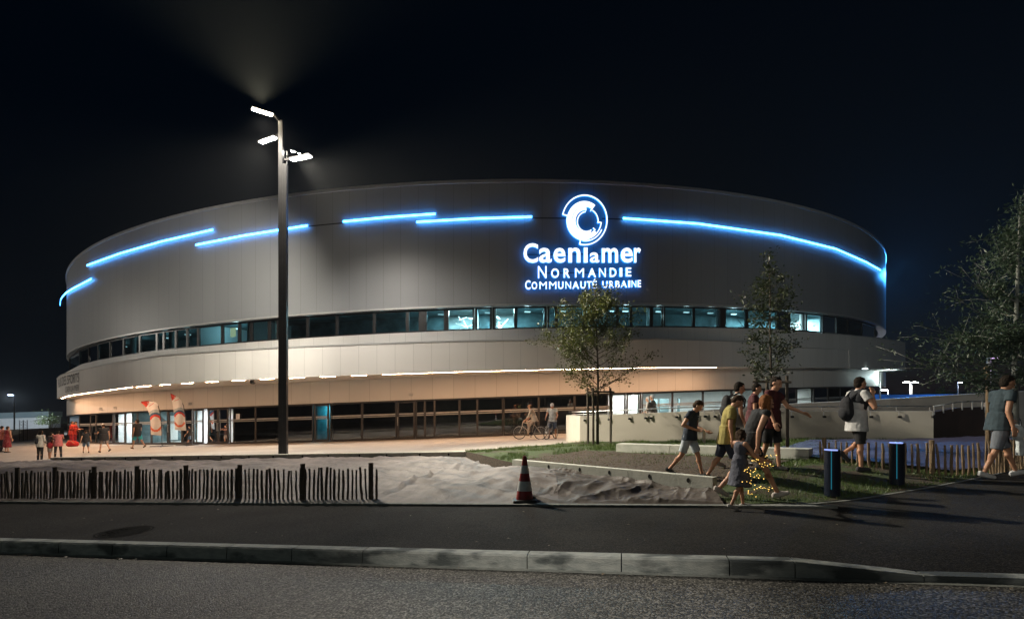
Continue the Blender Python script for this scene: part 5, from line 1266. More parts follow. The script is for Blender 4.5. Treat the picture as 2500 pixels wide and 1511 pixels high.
    for s in 'LR':
        sgn = -1 if s == 'L' else 1
        cap(J['hip' + s], J['knee' + s], .050 * (.5 + .5 * B), .031); mid = J['knee' + s].lerp(J['ank' + s], .3); bk = (J['knee' + s] - J['ank' + s]).cross(V3(1, 0, 0)).normalized() * .012 * H
        cap(J['knee' + s], J['ank' + s], .029, .018); cap(mid - bk * (1 if bk.y > 0 else -1), J['knee' + s].lerp(J['ank' + s], .55), .026, .018)
        cap(J['heel' + s], J['toe' + s], .021, .016); cap(J['ank' + s], J['heel' + s], .019, .02)
        cap(J['sh' + s], J['el' + s], .030 * (.6 + .4 * B), .022); cap(J['el' + s], J['wr' + s], .022, .0145)
        cap(J['el' + s], J['el' + s].lerp(J['wr' + s], .4), .022, .021)
        fa = J['fa' + s]; ac = fa.cross(V3(0, 0, 1) if abs(fa.z) < .95 else shr).normalized(); pn = fa.cross(ac)
        fwd = shf; ac = (fwd - fa * fwd.dot(fa)); ac = ac.normalized() if ac.length > .2 else shr * sgn; inn = -(fa.cross(ac)) * 1.0
        if inn.dot(shr) * sgn > 0: inn = -inn
        pc = J['wr' + s]; mb.ellipsoid(w(pc + fa * .026 * H), (.023 * H, .0115 * H, .032 * H), Matrix((W(ac), W(ac).cross(W(fa)) * -1, W(fa))).transposed())
        for k, (o_, ln) in enumerate(((.017, .040), (.006, .046), (-.006, .042), (-.016, .033))):
            b0 = pc + fa * .05 * H + ac * o_ * H; b1 = b0 + (fa + inn * .25).normalized() * ln * .55 * H; b2 = b1 + (fa * .75 + inn * .65).normalized() * ln * .5 * H
            cap(b0, b1, .0058, .0055); cap(b1, b2, .0055, .0046)
        b0 = pc + fa * .014 * H + ac * .019 * H; b1 = b0 + (fa * .7 + ac * .6 + inn * .2).normalized() * .026 * H; b2 = b1 + (fa + inn * .3).normalized() * .02 * H
        cap(b0, b1, .0075, .0065); cap(b1, b2, .0063, .0052)
    body = remeshed(mb, 'person', SK[K_['skin']], vx, 3, origin=hb)
    tag(body, label, 'person')
    cv = .010 if fine else .015
    def shell(fn, name, m, amp=.016, tex=fold_tex, voxel=None, smooth=2):
        nonlocal mb
        mb = MB(); fn(); return remeshed(mb, name, m, voxel or cv, smooth, tex, amp, origin=hb, parent=body)
    g = .011
    # top
    if K_['top'] is not None:
        def top():
            mb.ellipsoid(w(J['waist'] + up_ * .01 * H), ((.078 * B + g) * H, (.060 * B + g) * H, .115 * H), Rt); mb.ellipsoid(w(J['chest']), ((.093 * B + g) * H, (.064 * B + g) * H, .107 * H), Rt)
            mb.ellipsoid(w(J['chest'] - up_ * .06 * H), ((.088 * B + g) * H, (.066 * B + g) * H, .11 * H), Rt)
            cap(J['shL'], J['shR'], .040, .040); cap(J['chest'] + up_ * .05 * H, J['neck'] - up_ * .006 * H, .052, .040)
            hm = K_['hem'] * H; n = 16; pr = []
            for k in range(5):
                f = k / 4; c = J['waist'] * (1 - f) + (-up_ * .25 + V3(0, 0, -.75)) * hm * f; pr.append((c, (.090 + .020 * f) * H * B + .015 * H, (.068 + .018 * f) * H * B + .015 * H))
            rings = []
            for c, ra, rb in pr: rings.append([mb.vert(w(c + V3(math.cos(2 * math.pi * k / n) * ra, math.sin(2 * math.pi * k / n) * rb, 0))) for k in range(n)])
            for r0, r1 in zip(rings[:-1], rings[1:]):
                for k in range(n): mb.face((r0[k], r0[(k + 1) % n], r1[(k + 1) % n], r1[k]))
            mb.face(rings[0]); mb.face(list(reversed(rings[-1])))
            if K_['sleeve'] > 0:
                for s in 'LR':
                    e = K_['sleeve']
                    if e <= 1: mb.tube([w(J['sh' + s] - J['ua' + s] * .02 * H), w(J['sh' + s].lerp(J['el' + s], e))], [.040 * H, (.036 + .008 * (e < .8)) * H], 12)
                    else: cap(J['sh' + s], J['el' + s], .037, .031); mb.tube([w(J['el' + s]), w(J['el' + s].lerp(J['wr' + s], e - 1))], [.031 * H, .025 * H], 12)
        shell(top, K_['topname'], CM(K_['top']))
    if K_['vest'] is not None:
        def vest():
            mb.ellipsoid(w(J['chest'] + shf * .006 * H), ((.100 * B + g) * H, (.072 * B + g) * H, .112 * H), Rt); mb.ellipsoid(w(J['waist'] + up_ * .05 * H + shf * .006 * H), ((.088 * B + g) * H, (.070 * B + g) * H, .085 * H), Rt); cap(J['shL'] * .8 + J['shR'] * .2, J['shR'] * .8 + J['shL'] * .2, .046, .046)
        shell(vest, 'vest', CM(K_['vest']))
    if K_['dress'] is not None:
        c0, l0, fl = K_['dress']
        def dr():
            mb.ellipsoid(w(J['waist']), ((.080 * B + g) * H, (.062 * B + g) * H, .12 * H), Rt); mb.ellipsoid(w(J['chest']), ((.092 * B + g) * H, (.064 * B + g) * H, .105 * H), Rt); cap(J['shL'] * .85 + J['shR'] * .15, J['shR'] * .85 + J['shL'] * .15, .038, .038)
            n = 18; rings = []
            for k in range(6):
                f = k / 5; c = J['waist'] * (1 - f) + V3(0, 0, -l0 * H) * f; r_ = (.082 * B + .012 + fl * f) * H
                rings.append([mb.vert(w(c + V3(math.cos(2 * math.pi * q / n) * r_, math.sin(2 * math.pi * q / n) * r_ * .85, 0))) for q in range(n)])
            for r0, r1 in zip(rings[:-1], rings[1:]):
                for q in range(n): mb.face((r0[q], r0[(q + 1) % n], r1[(q + 1) % n], r1[q]))
            mb.face(rings[0]); mb.face(list(reversed(rings[-1])))
        shell(dr, 'dress', c0 if not isinstance(c0, tuple) else CM(c0), amp=.03)
    if K_['bottom'] is not None:
        def bot():
            mb.ellipsoid(w(J['pelvis'] + up_ * .012 * H), ((.090 * B + g) * H, (.066 * B + g) * H, .082 * H), Matrix((rt, fw, V3(0, 0, 1))).transposed())
            for s in 'LR':
                e = K_['leg']; hp_, kn, an = J['hip' + s], J['knee' + s], J['ank' + s]
                if e <= 1: mb.tube([w(hp_ + V3(0, 0, .03 * H)), w(hp_.lerp(kn, e * .5)), w(hp_.lerp(kn, e))], [.056 * H * (.5 + .5 * B), .056 * H * (.5 + .5 * B), (.052 if e < .98 else .046) * H], 14)
                else:
                    cap(hp_, kn, .055 * (.5 + .5 * B), .038); mb.tube([w(kn - (an - kn) * .05), w(kn.lerp(an, (e - 1) * .6)), w(kn.lerp(an, e - 1))], [.038 * H, .033 * H, .028 * H], 12)
        shell(bot, 'trousers' if K_['leg'] > 1 else 'shorts', CM(K_['bottom']), amp=.009)
    for s in 'LR':
        def shoe():
            cap(J['heel' + s] + V3(0, 0, .002 * H), J['toe' + s] + V3(0, 0, .002 * H), .0235, .019); cap(J['heel' + s] + V3(0, 0, .012 * H), J['ank' + s] - V3(0, 0, .006 * H), .0225, .0215); cap(J['ank' + s].lerp(J['toe' + s], .25) - V3(0, 0, .004 * H), J['toe' + s], .022, .017)
        shell(shoe, 'shoe', CM(K_['shoe']), amp=.003, voxel=.008)
    # hair
    hl = K_['hairlen']; hm = HAIR[K_['hair']]
    if K_['cap'] is not None: 
        def cp():
            mb.ellipsoid(w(sk + hu2 * .024 * H - hf * .008 * H), (.052 * H, .062 * H, .052 * H), Rh)
            mb.ellipsoid(w(sk + hu2 * .028 * H + hf * .055 * H), (.036 * H, .032 * H, .006 * H), Rh)
        shell(cp, 'cap', CM(K_['cap']), amp=.0, voxel=.007)
    def hair():
        mb.ellipsoid(w(sk + hu2 * .019 * H - hf * .018 * H), (.0485 * H, .0525 * H, .0545 * H), Rh); mb.ellipsoid(w(sk - hu2 * .010 * H - hf * .025 * H), (.0455 * H, .036 * H, .046 * H), Rh)
        mb.ellipsoid(w(sk + hu2 * .050 * H - hf * .006 * H), (.040 * H, .041 * H, .021 * H), Rh)
        if hl > 0:
            b0 = sk - hf * .034 * H
            for o_ in (-1.4, -.7, 0, .7, 1.4): cap(b0 + hr * o_ * .028 * H + hu2 * .02 * H, b0 + hr * o_ * .030 * H - V3(0, 0, hl * H) - hf * .012 * H, .026, .016)
            for sgn in (-1, 1): cap(sk + hr * sgn * .046 * H + hu2 * .02 * H, sk + hr * sgn * .052 * H - V3(0, 0, hl * .85 * H) + hf * .004 * H, .018, .013)
        if hl < 0: mb.ellipsoid(w(sk + hu2 * .055 * H - hf * .05 * H), .026 * H)
    shell(hair, 'hair', hm, amp=.016, tex=hair_tex, voxel=.008)
    if fine:
        for sgn in (-1, 1):
            mb = MB(); mb.ellipsoid(w(sk + hr * sgn * .0185 * H + hu2 * .006 * H + hf * .0475 * H), (.0052 * H, .005 * H, .0032 * H), Rh, 10, 6); mb.build('eye', M['eye'], parent=body, smooth=True, origin=w(sk))
        mb = MB(); mb.ellipsoid(w(sk - hu2 * .032 * H + hf * .0505 * H), (.014 * H, .006 * H, .0042 * H), Rh, 10, 6); mb.build('mouth', M['lip'], parent=body, smooth=True, origin=w(sk))
    return body, {k: w(v) for k, v in J.items() if v.length < 5}, W, (w(sk), W(hf), W(hu2), W(hr))
def backpack(J, W, H, label, c, drop=0.0, side=0.0):
    b = W(V3(0, -1, 0)); r_ = W(V3(1, 0, 0)); c0 = J['chest'] + b * .105 * H + r_ * side * H + V3(0, 0, -.03 * H - drop)
    mb = MB(); Rm = Matrix((r_, -b, V3(0, 0, 1))).transposed()
    mb.ellipsoid(c0, (.085 * H, .055 * H, .125 * H), Rm); mb.ellipsoid(c0 + V3(0, 0, -.05 * H), (.09 * H, .06 * H, .10 * H), Rm); mb.ellipsoid(c0 + b * .045 * H + V3(0, 0, -.06 * H), (.06 * H, .03 * H, .06 * H), Rm)
    o = remeshed(mb, 'backpack', CM(c), .012, 2, fold_tex, .012, origin=c0); tag(o, label, 'backpack')
    for s in 'LR':
        p = J['sh' + s].lerp(J['neck'], .35); f = W(V3(0, 1, 0)); mb = MB()
        mb.tube([c0 + V3(0, 0, .09 * H) + (p - J['neck']) * .6, p + V3(0, 0, .045 * H), p + f * .07 * H + V3(0, 0, -.03 * H), p + f * .06 * H + V3(0, 0, -.12 * H), c0 + (p - J['neck']) * .9 + V3(0, 0, -.08 * H) - b * .03 * H], .011 * H, 6); mb.build('strap', CM(c), parent=o, origin=c0)
    return o

# --- the group on the right, from left to right
b1, J, W, hd = person(1683, 9.85, 1.54, 128, 'boy in a navy T-shirt with pale print and light shorts stepping along the edging wall', dict(lean=10, hipL=20, kneeL=8, hipR=-18, kneeR=22, armL=(8, 14, 70, 30), armR=(-14, 26, 92, 48), head=(34, -8)),
      dict(hair='brown', top=(.018, .032, .055), bottom=(.52, .58, .62), leg=.86, shoe=(.02, .02, .022), build=.92))
p = J['chest'] + W(V3(0, .078 * 1.54, .0)); r_ = W(V3(1, 0, 0)); f_ = W(V3(0, 1, 0)); u_ = V3(0, 0, 1)
mb = MB()
for a_, c_ in (((-.07, .045), (.075, .05)), ((-.02, .03), (-.045, -.05)), ((.03, .015), (.01, -.06)), ((-.05, .0), (.05, .012))):
    mb.beam(p + r_ * a_[0] + u_ * a_[1] + f_ * .02, p + r_ * c_[0] + u_ * c_[1] + f_ * .02, .03, .012)
o = mb.build('chest_print', CM((.45, .5, .55)), parent=b1, origin=p)
q = J['wrR'].lerp(J['wrL'], .45) + W(V3(0, .06, -.05)); mb = MB()
for k in range(3): mb.box(q + W(V3(.01 * k, .012 * k, -.06)), (.15, .004, .22), R=Matrix((W(V3(math.cos(.4 + .1 * k), 0, 0)) + u_ * math.sin(.4 + .1 * k), W(V3(0, 1, 0)), u_)).transposed())
tag(mb.build('paper_sheets', M['white'], origin=q), 'folded white paper sheets held by the boy in navy', 'paper')
b2, J, W, hd = person(1792, 10.4, 1.78, 96, 'dark-haired person in a pale T-shirt wearing a black backpack behind the yellow T-shirt', dict(lean=6, hipL=18, kneeL=6, hipR=-16, kneeR=18, armL=(-6, 8, 14, 0), armR=(6, 8, 18, 0), head=(12, 0)), dict(top=(.40, .44, .45), bottom=(.03, .035, .05), leg=.95, shoe=(.5, .5, .5)))
backpack(J, W, 1.78, 'black backpack on the person in the pale T-shirt', (.014, .014, .017))
b3, J, W, hd = person(1773, 9.3, 1.66, 105, 'person in a mustard yellow T-shirt and navy shorts looking down while walking', dict(lean=9, hipL=-16, kneeL=14, hipR=16, kneeR=6, armL=(6, 7, 10, 0), armR=(2, 8, 14, 4), head=(42, 0)), dict(hair='brown', top=(.36, .30, .085), bottom=(.02, .028, .055), leg=1.0, shoe=(.02, .02, .02), sleeve=.6, hem=.10))
person(1838, 11.6, 1.74, 112, 'dark-haired person in a maroon T-shirt half hidden behind the yellow T-shirt', dict(hipL=12, kneeL=5, hipR=-10, kneeR=12, head=(16, 0)), dict(top=(.075, .012, .016), bottom=(.02, .02, .025), hair='dark'))
person(1883, 9.75, 1.80, 140, 'tall person in a dark red T-shirt and black shorts swinging one arm forward', dict(lean=4, hipL=8, kneeL=4, hipR=-6, kneeR=8, armR=(10, 10, 20, 0), armL=(34, 22, 34, 0), head=(14, 10)), dict(top=(.085, .012, .014), bottom=(.012, .012, .014), leg=.95, shoe=(.015, .015, .016), hem=.09))
bw, J, W, hd = person(1826, 8.05, 1.76, 92, 'woman with long auburn hair in a dark sleeveless top striding beside the small child', dict(lean=24, hipL=-16, kneeL=26, hipR=30, kneeR=4, armL=(20, 12, 10, 0), armR=(-4, 12, 20, 6), head=(8, 12), toeL=-4), dict(hair='auburn', hairlen=.11, top=(.016, .018, .022), sleeve=0, bottom=(.03, .018, .014), leg=.55, shoe=(.55, .5, .46), topname='sleeveless_top', hem=.05))
q = J['chest'] + W(V3(.07, .05, .0)) * 1.0
bc, J, W, hd = person(1806, 7.5, 1.18, 78, 'small child in a grey-blue dress and white sandals holding a golden light garland', dict(lean=2, hipL=14, kneeL=6, hipR=-12, kneeR=16, armL=(52, 18, 20, 10), armR=(30, 22, 40, 10), head=(4, 0)), dict(hair='brown', hairlen=.05, top=None, dress=((.10, .105, .14), .24, .07), bottom=None, shoe=(.62, .6, .57), build=.95))
# garland: a thin wire with many small warm bulbs, swinging from the child's hand
h0 = J['wrL']; rs = random.Random(3); gz0 = gz(*plan(1790, 7.3)); pts = []
for k in range(78):
    f = k / 77; ang = f * 6.28 * 3.6
    rx = .15 + .05 * math.sin(f * 9); cx_ = h0.x - .02 - .16 * math.sin(f * 3.0) * (1 if f > .3 else .5) + (.05 if f < .2 else 0)
    pts.append(V3(cx_ + rx * math.cos(ang) * (.75 if f < .75 else .95) + rs.gauss(0, .02), 7.28 + .12 * math.sin(ang), h0.z + .02 - (h0.z - gz0 - .22) * f ** 1.1 + rs.gauss(0, .02)))
gar = empty('light_garland', (h0.x, 7.28, gz0), 'golden string of tiny warm bulbs hanging from the hand of the small child', 'light garland')
mb = MB(); mb.tube([h0] + pts, .0018, 4); mb.build('wire', M['black'], parent=gar, origin=h0)
M['bulb'] = emit('bulb_gold', (1.0, .62, .14), 3.2)
mb = MB(); mb.ellipsoid((0, 0, 0), .0052, None, 8, 5); bo_ = mb.build('bulb', M['bulb'], origin=(0, 0, 0))
for i, p in enumerate(pts):
    o = bo_ if i == 0 else bo_.copy()
    if i: col.objects.link(o)
    o.location = p + V3(rs.gauss(0, .012), rs.gauss(0, .01), rs.gauss(0, .012)); adopt(o, gar)
    s_ = rs.uniform(.6, 1.25); o.scale = (s_ * 1.25, s_, s_ * .9)
bm_, J, W, hd = person(2091, 9.8, 1.80, 88, 'man in white T-shirt and dark waistcoat walking with a hand raised to his ear', dict(lean=3, hipL=26, kneeL=84, hipR=0, kneeR=0, armR=(20, 26, 156, 46), armL=(-6, 8, 16, 0), head=(10, 0), toeL=-16), dict(top=(.55, .55, .54), vest=(.014, .016, .022), bottom=(.016, .016, .017), leg=.98, shoe=(.04, .04, .045), hem=.12, hair='dark'))
backpack(J, W, 1.80, 'dark drawstring backpack hanging low on the man in white and black', (.012, .013, .018), drop=.10, side=-.02)
br, J, W, hd = person(2438, 9.25, 1.90, 100, 'man in a dark teal T-shirt, grey shorts and white shoes at the right edge', dict(lean=7, hipL=24, kneeL=4, hipR=-14, kneeR=12, armL=(14, 10, 44, 14), armR=(-10, 10, 26, 0), head=(18, 0)), dict(skin=1, top=(.035, .06, .075), bottom=(.17, .19, .22), leg=1.0, shoe=(.66, .67, .66), hem=.07, hair='dark'))
q = J['wrL'] + V3(.05, -.05, -.18)
mb = MB(); mb.ellipsoid(q, (.17, .09, .14)); mb.ellipsoid(q + V3(.06, 0, -.05), (.15, .08, .12)); mb.box(q + V3(.16, .02, -.30), (.20, .07, .30), rz=.2)
bg_ = remeshed(mb, 'carrier_bag', CM((.70, .76, .76)), .012, 2, fold_tex, .04, origin=q); tag(bg_, 'crumpled white carrier bags in the hand of the man at the right edge', 'bag')
mb = MB(); mb.tube([q + V3(-.06, 0, .1), J['wrL'] + V3(0, 0, -.06), q + V3(.08, 0, .1)], .008, 6); mb.build('bag_handle', CM((.70, .76, .76)), parent=bg_, origin=q)

# --- on the plaza at the left
M['floral'] = mat('floral_red', (.20, .008, .012), (.62, .42, .38), scale=26, rough=.85, lo=.60, hi=.66)
person(3, 32.5, 1.66, 10, 'person in a coral top and dark trousers cut by the left frame edge', dict(hipL=3, kneeL=3, hipR=-3, kneeR=3), dict(top=(.62, .20, .15), bottom=(.02, .02, .03), leg=1.95), fine=False)
person(17, 32.2, 1.66, 5, 'woman in a long red floral dress standing at the far left of the plaza', dict(hipL=2, kneeL=2, hipR=-2, kneeR=2, armL=(14, 8, 70, 30)), dict(top=None, dress=(M['floral'], .34, .045), bottom=None, hair='brown', shoe=(.03, .02, .02), build=1.05), fine=False)
bb_, J, W, hd = person(98, 27.4, 1.66, 4, 'woman in a cream top and black leggings with a small black backpack seen from behind', dict(hipL=3, kneeL=3, hipR=-3, kneeR=3, outL=5, outR=5, armR=(8, 8, 60, 30)), dict(top=(.62, .56, .48), bottom=(.014, .014, .016), leg=1.98, hairlen=.06, hem=.08, sleeve=1.6), fine=False)
backpack(J, W, 1.25, 'small black backpack on the woman in the cream top', (.02, .02, .026), drop=.12, side=-.06)
b4, J, W, hd = person(122, 27.7, 1.50, 20, 'girl with pale shorts in a dark top leaning to the woman in coral', dict(hipL=3, kneeL=3, hipR=-3, kneeR=3, outL=4, outR=4, armL=(70, 15, 80, 30), head=(20, 20)), dict(top=(.05, .03, .035), bottom=(.5, .42, .36), leg=.95, hairlen=.05, build=.95), fine=False)
q = J['pelvis'] + W(V3(.13, -.05, -.02)); mb = MB(); mb.ellipsoid(q, (.15, .1, .17)); o = remeshed(mb, 'shoulder_bag', CM((.42, .025, .03)), .015, 2, fold_tex, .02, origin=q); tag(o, 'red shoulder bag hanging at the hip of the girl in pale shorts', 'bag')
mb = MB(); mb.tube([q + V3(0, 0, .12), J['shR'] + V3(0, 0, .05), q + V3(.02, .05, .1)], .012, 5); mb.build('strap', CM((.42, .025, .03)), parent=o, origin=q)
person(142, 27.6, 1.54, 320, 'woman in a coral sleeveless top and black trousers reaching out to the girl', dict(hipL=3, kneeL=3, hipR=-3, kneeR=3, outL=4, outR=4, armL=(60, 10, 30, 0), armR=(54, 8, 30, 10), head=(10, 0)), dict(top=(.60, .17, .16), sleeve=0, bottom=(.014, .014, .016), leg=1.98, hairlen=-1, build=1.1, topname='sleeveless_top', hem=.09), fine=False)
M['over'] = (.62, .035, .025)
person(174, 37.0, 1.74, 60, 'worker in red jacket and red trousers turned away beside the first entrance door', dict(hipL=3, kneeL=3, hipR=-3, kneeR=3, armR=(12, 10, 60, 20)), dict(top=(.66, .05, .03), sleeve=1.9, bottom=(.45, .02, .03), leg=1.98, topname='jacket', hem=.10), fine=False)
person(181, 36.6, 1.72, 80, 'second worker in red jacket and red trousers looking at their hands by the entrance', dict(hipL=3, kneeL=3, hipR=-3, kneeR=3, armL=(20, 8, 80, 20), armR=(20, 8, 80, 20), head=(25, 0)), dict(top=(.66, .05, .03), sleeve=1.9, bottom=(.45, .02, .03), leg=1.98, topname='jacket', hem=.10), fine=False)
x, y = plan(177, 34.8); z = gz(x, y); mb = MB(); mb.ellipsoid((x, y, z + .2), (.42, .2, .22)); mb.ellipsoid((x - .2, y, z + .16), (.2, .19, .18)); mb.ellipsoid((x + .2, y, z + .17), (.2, .19, .19))
o = remeshed(mb, 'kit_bag', CM((.62, .03, .025)), .02, 2, fold_tex, .05, origin=(x, y, z)); tag(o, 'bright red first aid kit bag lying on the plaza by the entrance', 'bag')
mb = MB(); mb.tube([(x - .25, y - .19, z + .25), (x - .1, y - .25, z + .42), (x + .1, y - .25, z + .42), (x + .25, y - .19, z + .25)], .02, 6); mb.build('handle', CM((.7, .3, .2)), parent=o, origin=(x, y, z))
person(210, 30.8, 1.46, 315, 'boy in a black T-shirt and denim shorts walking away towards the doors', dict(hipL=26, kneeL=6, hipR=-22, kneeR=14, armL=(-14, 12, 20, 0), armR=(18, 12, 20, 0)), dict(top=(.014, .014, .016), bottom=(.12, .19, .28), leg=1.0, shoe=(.12, .08, .06), build=1.0), fine=False)
bq, J, W, hd = person(254, 30.0, 1.72, 300, 'man in white cap, black T-shirt and grey shorts walking with a phone', dict(lean=5, hipL=16, kneeL=4, hipR=-18, kneeR=26, armL=(32, 10, 62, 10), armR=(-4, 10, 24, 0), head=(24, 0)), dict(top=(.013, .013, .015), bottom=(.22, .18, .16), leg=.9, shoe=(.05, .035, .03), cap=(.72, .72, .7), build=1.22, hair='brown', hem=.11), fine=False)
q = J['wrL'] + W(V3(0, .09, .03)); mb = MB(); mb.box(q, (.075, .012, .15), rz=.8); tag(mb.build('phone', M['black'], origin=q), 'dark phone in the hand of the man in the white cap', 'phone')
person(336, 30.4, 1.78, 292, 'slim man in a black T-shirt and turquoise shorts walking along the entrance', dict(lean=2, hipL=20, kneeL=4, hipR=-22, kneeR=24, armL=(-8, 8, 14, 0), armR=(12, 8, 20, 0), head=(0, -20)), dict(skin=1, top=(.014, .014, .016), bottom=(.04, .42, .50), leg=.9, shoe=(.16, .09, .05), hem=.10), fine=False)
for px, d_, h_, yw, lb, hc, tc_ in ((1587, 22.6, 1.66, 300, 'white-haired person in a cream top nearer the rail on the ramp', 'white', (.66, .62, .56)), (1597, 22.9, 1.74, 290, 'taller white-haired person in a white shirt walking behind on the ramp', 'white', (.7, .7, .68))):
    x, y = plan(px, d_); person(px, d_, h_, yw, lb, dict(hipL=10, kneeL=4, hipR=-8, kneeR=10, armL=(14, 8, 40, 0), lean=6, head=(10, 0)), dict(hair=hc, top=tc_, bottom=(.5, .47, .42), leg=1.95, sleeve=1.4, hem=.1), fine=False, zground=S(x) + .15)

# ------------------------------------------------------------------ bicycles
def bicycle(px, d, yaw, label, frame_m, dropz=0.0, r=.335, zg=None, steer=0.0, group=None):
    x, y = plan(px, d); z = (gz(x, y) if zg is None else zg); a = rad(yaw); fw = V3(math.sin(a), math.cos(a), 0); rt = V3(math.cos(a), -math.sin(a), 0); O = V3(x, y, z)
    w = lambda f, s, u: O + fw * f + rt * s + V3(0, 0, u)
    root = empty('bicycle', O, label, 'bicycle', group); wb = .53
    def wheel(cf):
        mb = MB(); c = w(cf, 0, r); n = 36
        mb.tube([c + fw * math.cos(2 * math.pi * k / n) * r * .95 + V3(0, 0, math.sin(2 * math.pi * k / n) * r * .95) for k in range(n + 1)], .019, 8, cap=False); wh = mb.build('wheel', M['black'], parent=root, origin=c, smooth=True)
        mb = MB(); mb.tube([c + fw * math.cos(2 * math.pi * k / n) * r * .88 + V3(0, 0, math.sin(2 * math.pi * k / n) * r * .88) for k in range(n + 1)], .011, 6, cap=False); mb.build('rim', M['steel'], parent=wh, origin=c)
        mb = MB()
        for k in range(16):
            t = 2 * math.pi * k / 16; mb.tube([c + rt * (.02 if k % 2 else -.02), c + fw * math.cos(t) * r * .88 + V3(0, 0, math.sin(t) * r * .88)], .0022, 3)
        mb.tube([c - rt * .05, c + rt * .05], .022, 8); mb.build('spokes', M['steel'], parent=wh, origin=c)
    wheel(-wb); wheel(wb)
    bb, st_, ht, hb_ = w(-.08, 0, .29), w(-.24, 0, .78), w(.34, 0, .84), w(.385, 0, .66)
    mb = MB()
    for p, q, t in ((bb, st_, .016), (st_ + V3(0, 0, -.06), ht, .016), (bb, hb_, .018), (ht + V3(0, 0, .04), hb_, .02)): mb.tube([p, q], t, 8)
    for s in (-.06, .06):
        mb.tube([w(-wb, s, r), bb + rt * s * .5], .009, 6); mb.tube([w(-wb, s, r), st_ + V3(0, 0, -.06) + rt * s * .4], .008, 6)
    mb.build('frame', frame_m, parent=root, origin=bb)
    mb = MB()
    for s in (-.055, .055): mb.tube([hb_ + rt * s, w(.44, s, .5), w(wb, s, r)], .011, 6)
    mb.tube([hb_ - rt * .055, hb_ + rt * .055], .014, 6); mb.build('fork', frame_m, parent=root, origin=hb_)
    mb = MB(); mb.tube([ht, ht + V3(0, 0, .15) + fw * .02], .013, 6); c = ht + V3(0, 0, .16) + fw * .06
    mb.tube([c - rt * .29 - fw * .1, c - rt * .12, c + rt * .12, c + rt * .29 - fw * .1], .012, 7); hbars = mb.build('handlebar', M['black'], parent=root, origin=c)
    mb = MB(); sd = st_ + V3(0, 0, .12); mb.ellipsoid(sd - fw * .05, (.08, .12, .03), Matrix((rt, fw, V3(0, 0, 1))).transposed()); mb.capsule(sd - fw * .02, sd + fw * .13, .05, .02); mb.build('saddle', M['black'], parent=root, origin=sd, smooth=True)
    mb = MB(); mb.tube([st_, sd], .013, 6); mb.build('seat_post', M['steel'], parent=root, origin=sd)
    mb = MB(); mb.tube([bb - rt * .05, bb + rt * .05], .09, 16); mb.tube([bb + rt * .08, bb + rt * .08 + fw * .05 - V3(0, 0, .165)], .012, 6); mb.tube([bb - rt * .08, bb - rt * .08 - fw * .05 + V3(0, 0, .165)], .012, 6)
    for s in (1, -1): mb.box(bb + rt * s * .13 + s * (fw * .05 - V3(0, 0, .165)), (.1, .09, .02), R=Matrix((rt, fw, V3(0, 0, 1))).transposed())
    mb.build('crankset', M['black'], parent=root, origin=bb)
    return sd, bb, c, fw, rt
fm1 = mat('bike_cream', (.5, .42, .32), (.56, .47, .36), scale=3, rough=.4); fm2 = mat('bike_grey', (.25, .26, .27), (.3, .31, .32), scale=3, rough=.4); fm3 = mat('bike_red', (.22, .03, .025), (.28, .04, .03), scale=3, rough=.4)
sd, bb, hbc, fw, rt = bicycle(1293.5, 25.2, 283, 'cream bicycle ridden by the cyclist in beige', fm1)
person(1293.5, 25.2, 1.70, 283, 'cyclist with fair hair in a beige shirt and beige trousers riding on the plaza', dict(lean=22, hipL=42, kneeL=34, hipR=72, kneeR=86, armL=(40, 14, 22, 4), armR=(40, 14, 22, 4), head=(2, 10)), dict(hair='brown', cap=(.55, .28, .14), top=(.66, .54, .42), sleeve=1.5, bottom=(.55, .43, .32), leg=1.9, shoe=(.2, .15, .1), topname='shirt'), fine=False, seat=sd + V3(0, 0, .09) - fw * .02)
sd, bb, hbc, fw, rt = bicycle(1345, 24.9, 208, 'grey bicycle straddled by the standing man in a white helmet', fm2)
bx_, J, W, hd = person(1349, 25.15, 1.76, 196, 'man in a pale T-shirt and white helmet standing astride a bicycle', dict(lean=4, hipL=6, kneeL=4, hipR=-8, kneeR=6, outL=7, outR=9, armL=(24, 14, 40, 12), armR=(20, 16, 44, 16), head=(16, 0)), dict(top=(.66, .66, .64), bottom=(.10, .13, .19), leg=1.0, shoe=(.15, .1, .08), cap=(.78, .78, .78)), fine=False)
bicycle(2438, 17.4, 84, 'bicycle with red frame parked beyond the small fence at the right edge', fm3, zg=S(plan(2438, 17.4)[0]) + .06)
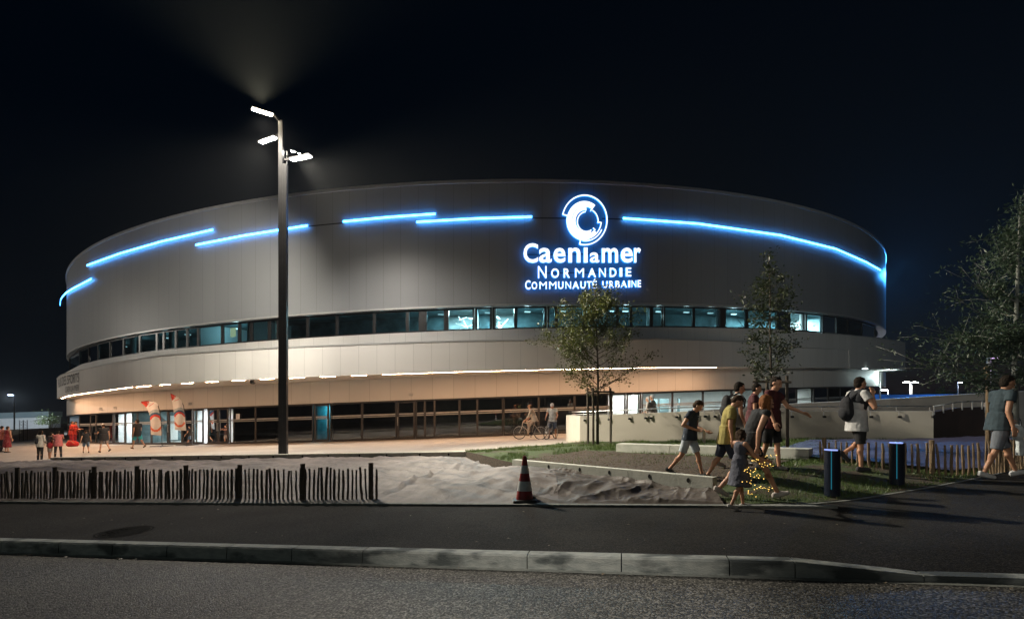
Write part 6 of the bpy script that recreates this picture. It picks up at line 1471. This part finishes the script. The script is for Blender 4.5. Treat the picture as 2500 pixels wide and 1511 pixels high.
# ------------------------------------------------------------------ thin night mist
mb = MB(); mb.box((0, 50, 8), (260, 180, 40)); hz = mb.build('haze', bpy.data.materials.new('night_mist'))
hm = hz.data.materials[0]; hm.use_nodes = True; nt = hm.node_tree; nt.nodes.clear()
out = N(nt, 'ShaderNodeOutputMaterial'); vo = N(nt, 'ShaderNodeVolumePrincipled'); vo.inputs['Density'].default_value = HAZE; vo.inputs['Color'].default_value = (.9, .95, 1, 1)
L(nt, vo, 0, out, 'Volume'); tag(hz, 'thin night mist catching the light round the lamp heads', 'haze', kind='stuff')
# ------------------------------------------------------------------ camera, sky, render settings
cam = bpy.data.cameras.new('camera'); co = bpy.data.objects.new('camera', cam); col.objects.link(co)
co.location = (0, 0, EYE); co.rotation_euler = (rad(90), 0, 0)
cam.sensor_width = 36.0; cam.lens = 18.0; cam.shift_y = (989 - 755.5) / 2500.0; cam.clip_end = 3000; cam.clip_start = .05
sc.camera = co
w = bpy.data.worlds.new('World'); sc.world = w; w.use_nodes = True
nt = w.node_tree; bg = nt.nodes['Background']
sky = nt.nodes.new('ShaderNodeTexSky'); sky.sky_type = 'NISHITA'; sky.sun_disc = False; sky.sun_elevation = rad(-6.0); sky.sun_rotation = rad(60)
nt.links.new(sky.outputs[0], bg.inputs[0]); bg.inputs[1].default_value = SKY
night = nt.nodes.new('ShaderNodeBackground'); night.inputs[0].default_value = (.00015, .0012, .0030, 1); night.inputs[1].default_value = 1.0   # skyglow of a clear summer night
ad = nt.nodes.new('ShaderNodeAddShader'); nt.links.new(bg.outputs[0], ad.inputs[0]); nt.links.new(night.outputs[0], ad.inputs[1]); nt.links.new(ad.outputs[0], nt.nodes['World Output'].inputs[0])
sc.view_settings.view_transform = 'Standard'; sc.view_settings.look = 'None'; sc.view_settings.exposure = 0; sc.view_settings.gamma = 1
sc.cycles.use_denoising = True
sc.cycles.max_bounces = 6; sc.cycles.diffuse_bounces = 3; sc.cycles.glossy_bounces = 3; sc.cycles.transparent_max_bounces = 12
sc.cycles.sample_clamp_indirect = 4.0; sc.cycles.caustics_reflective = False; sc.cycles.caustics_refractive = False
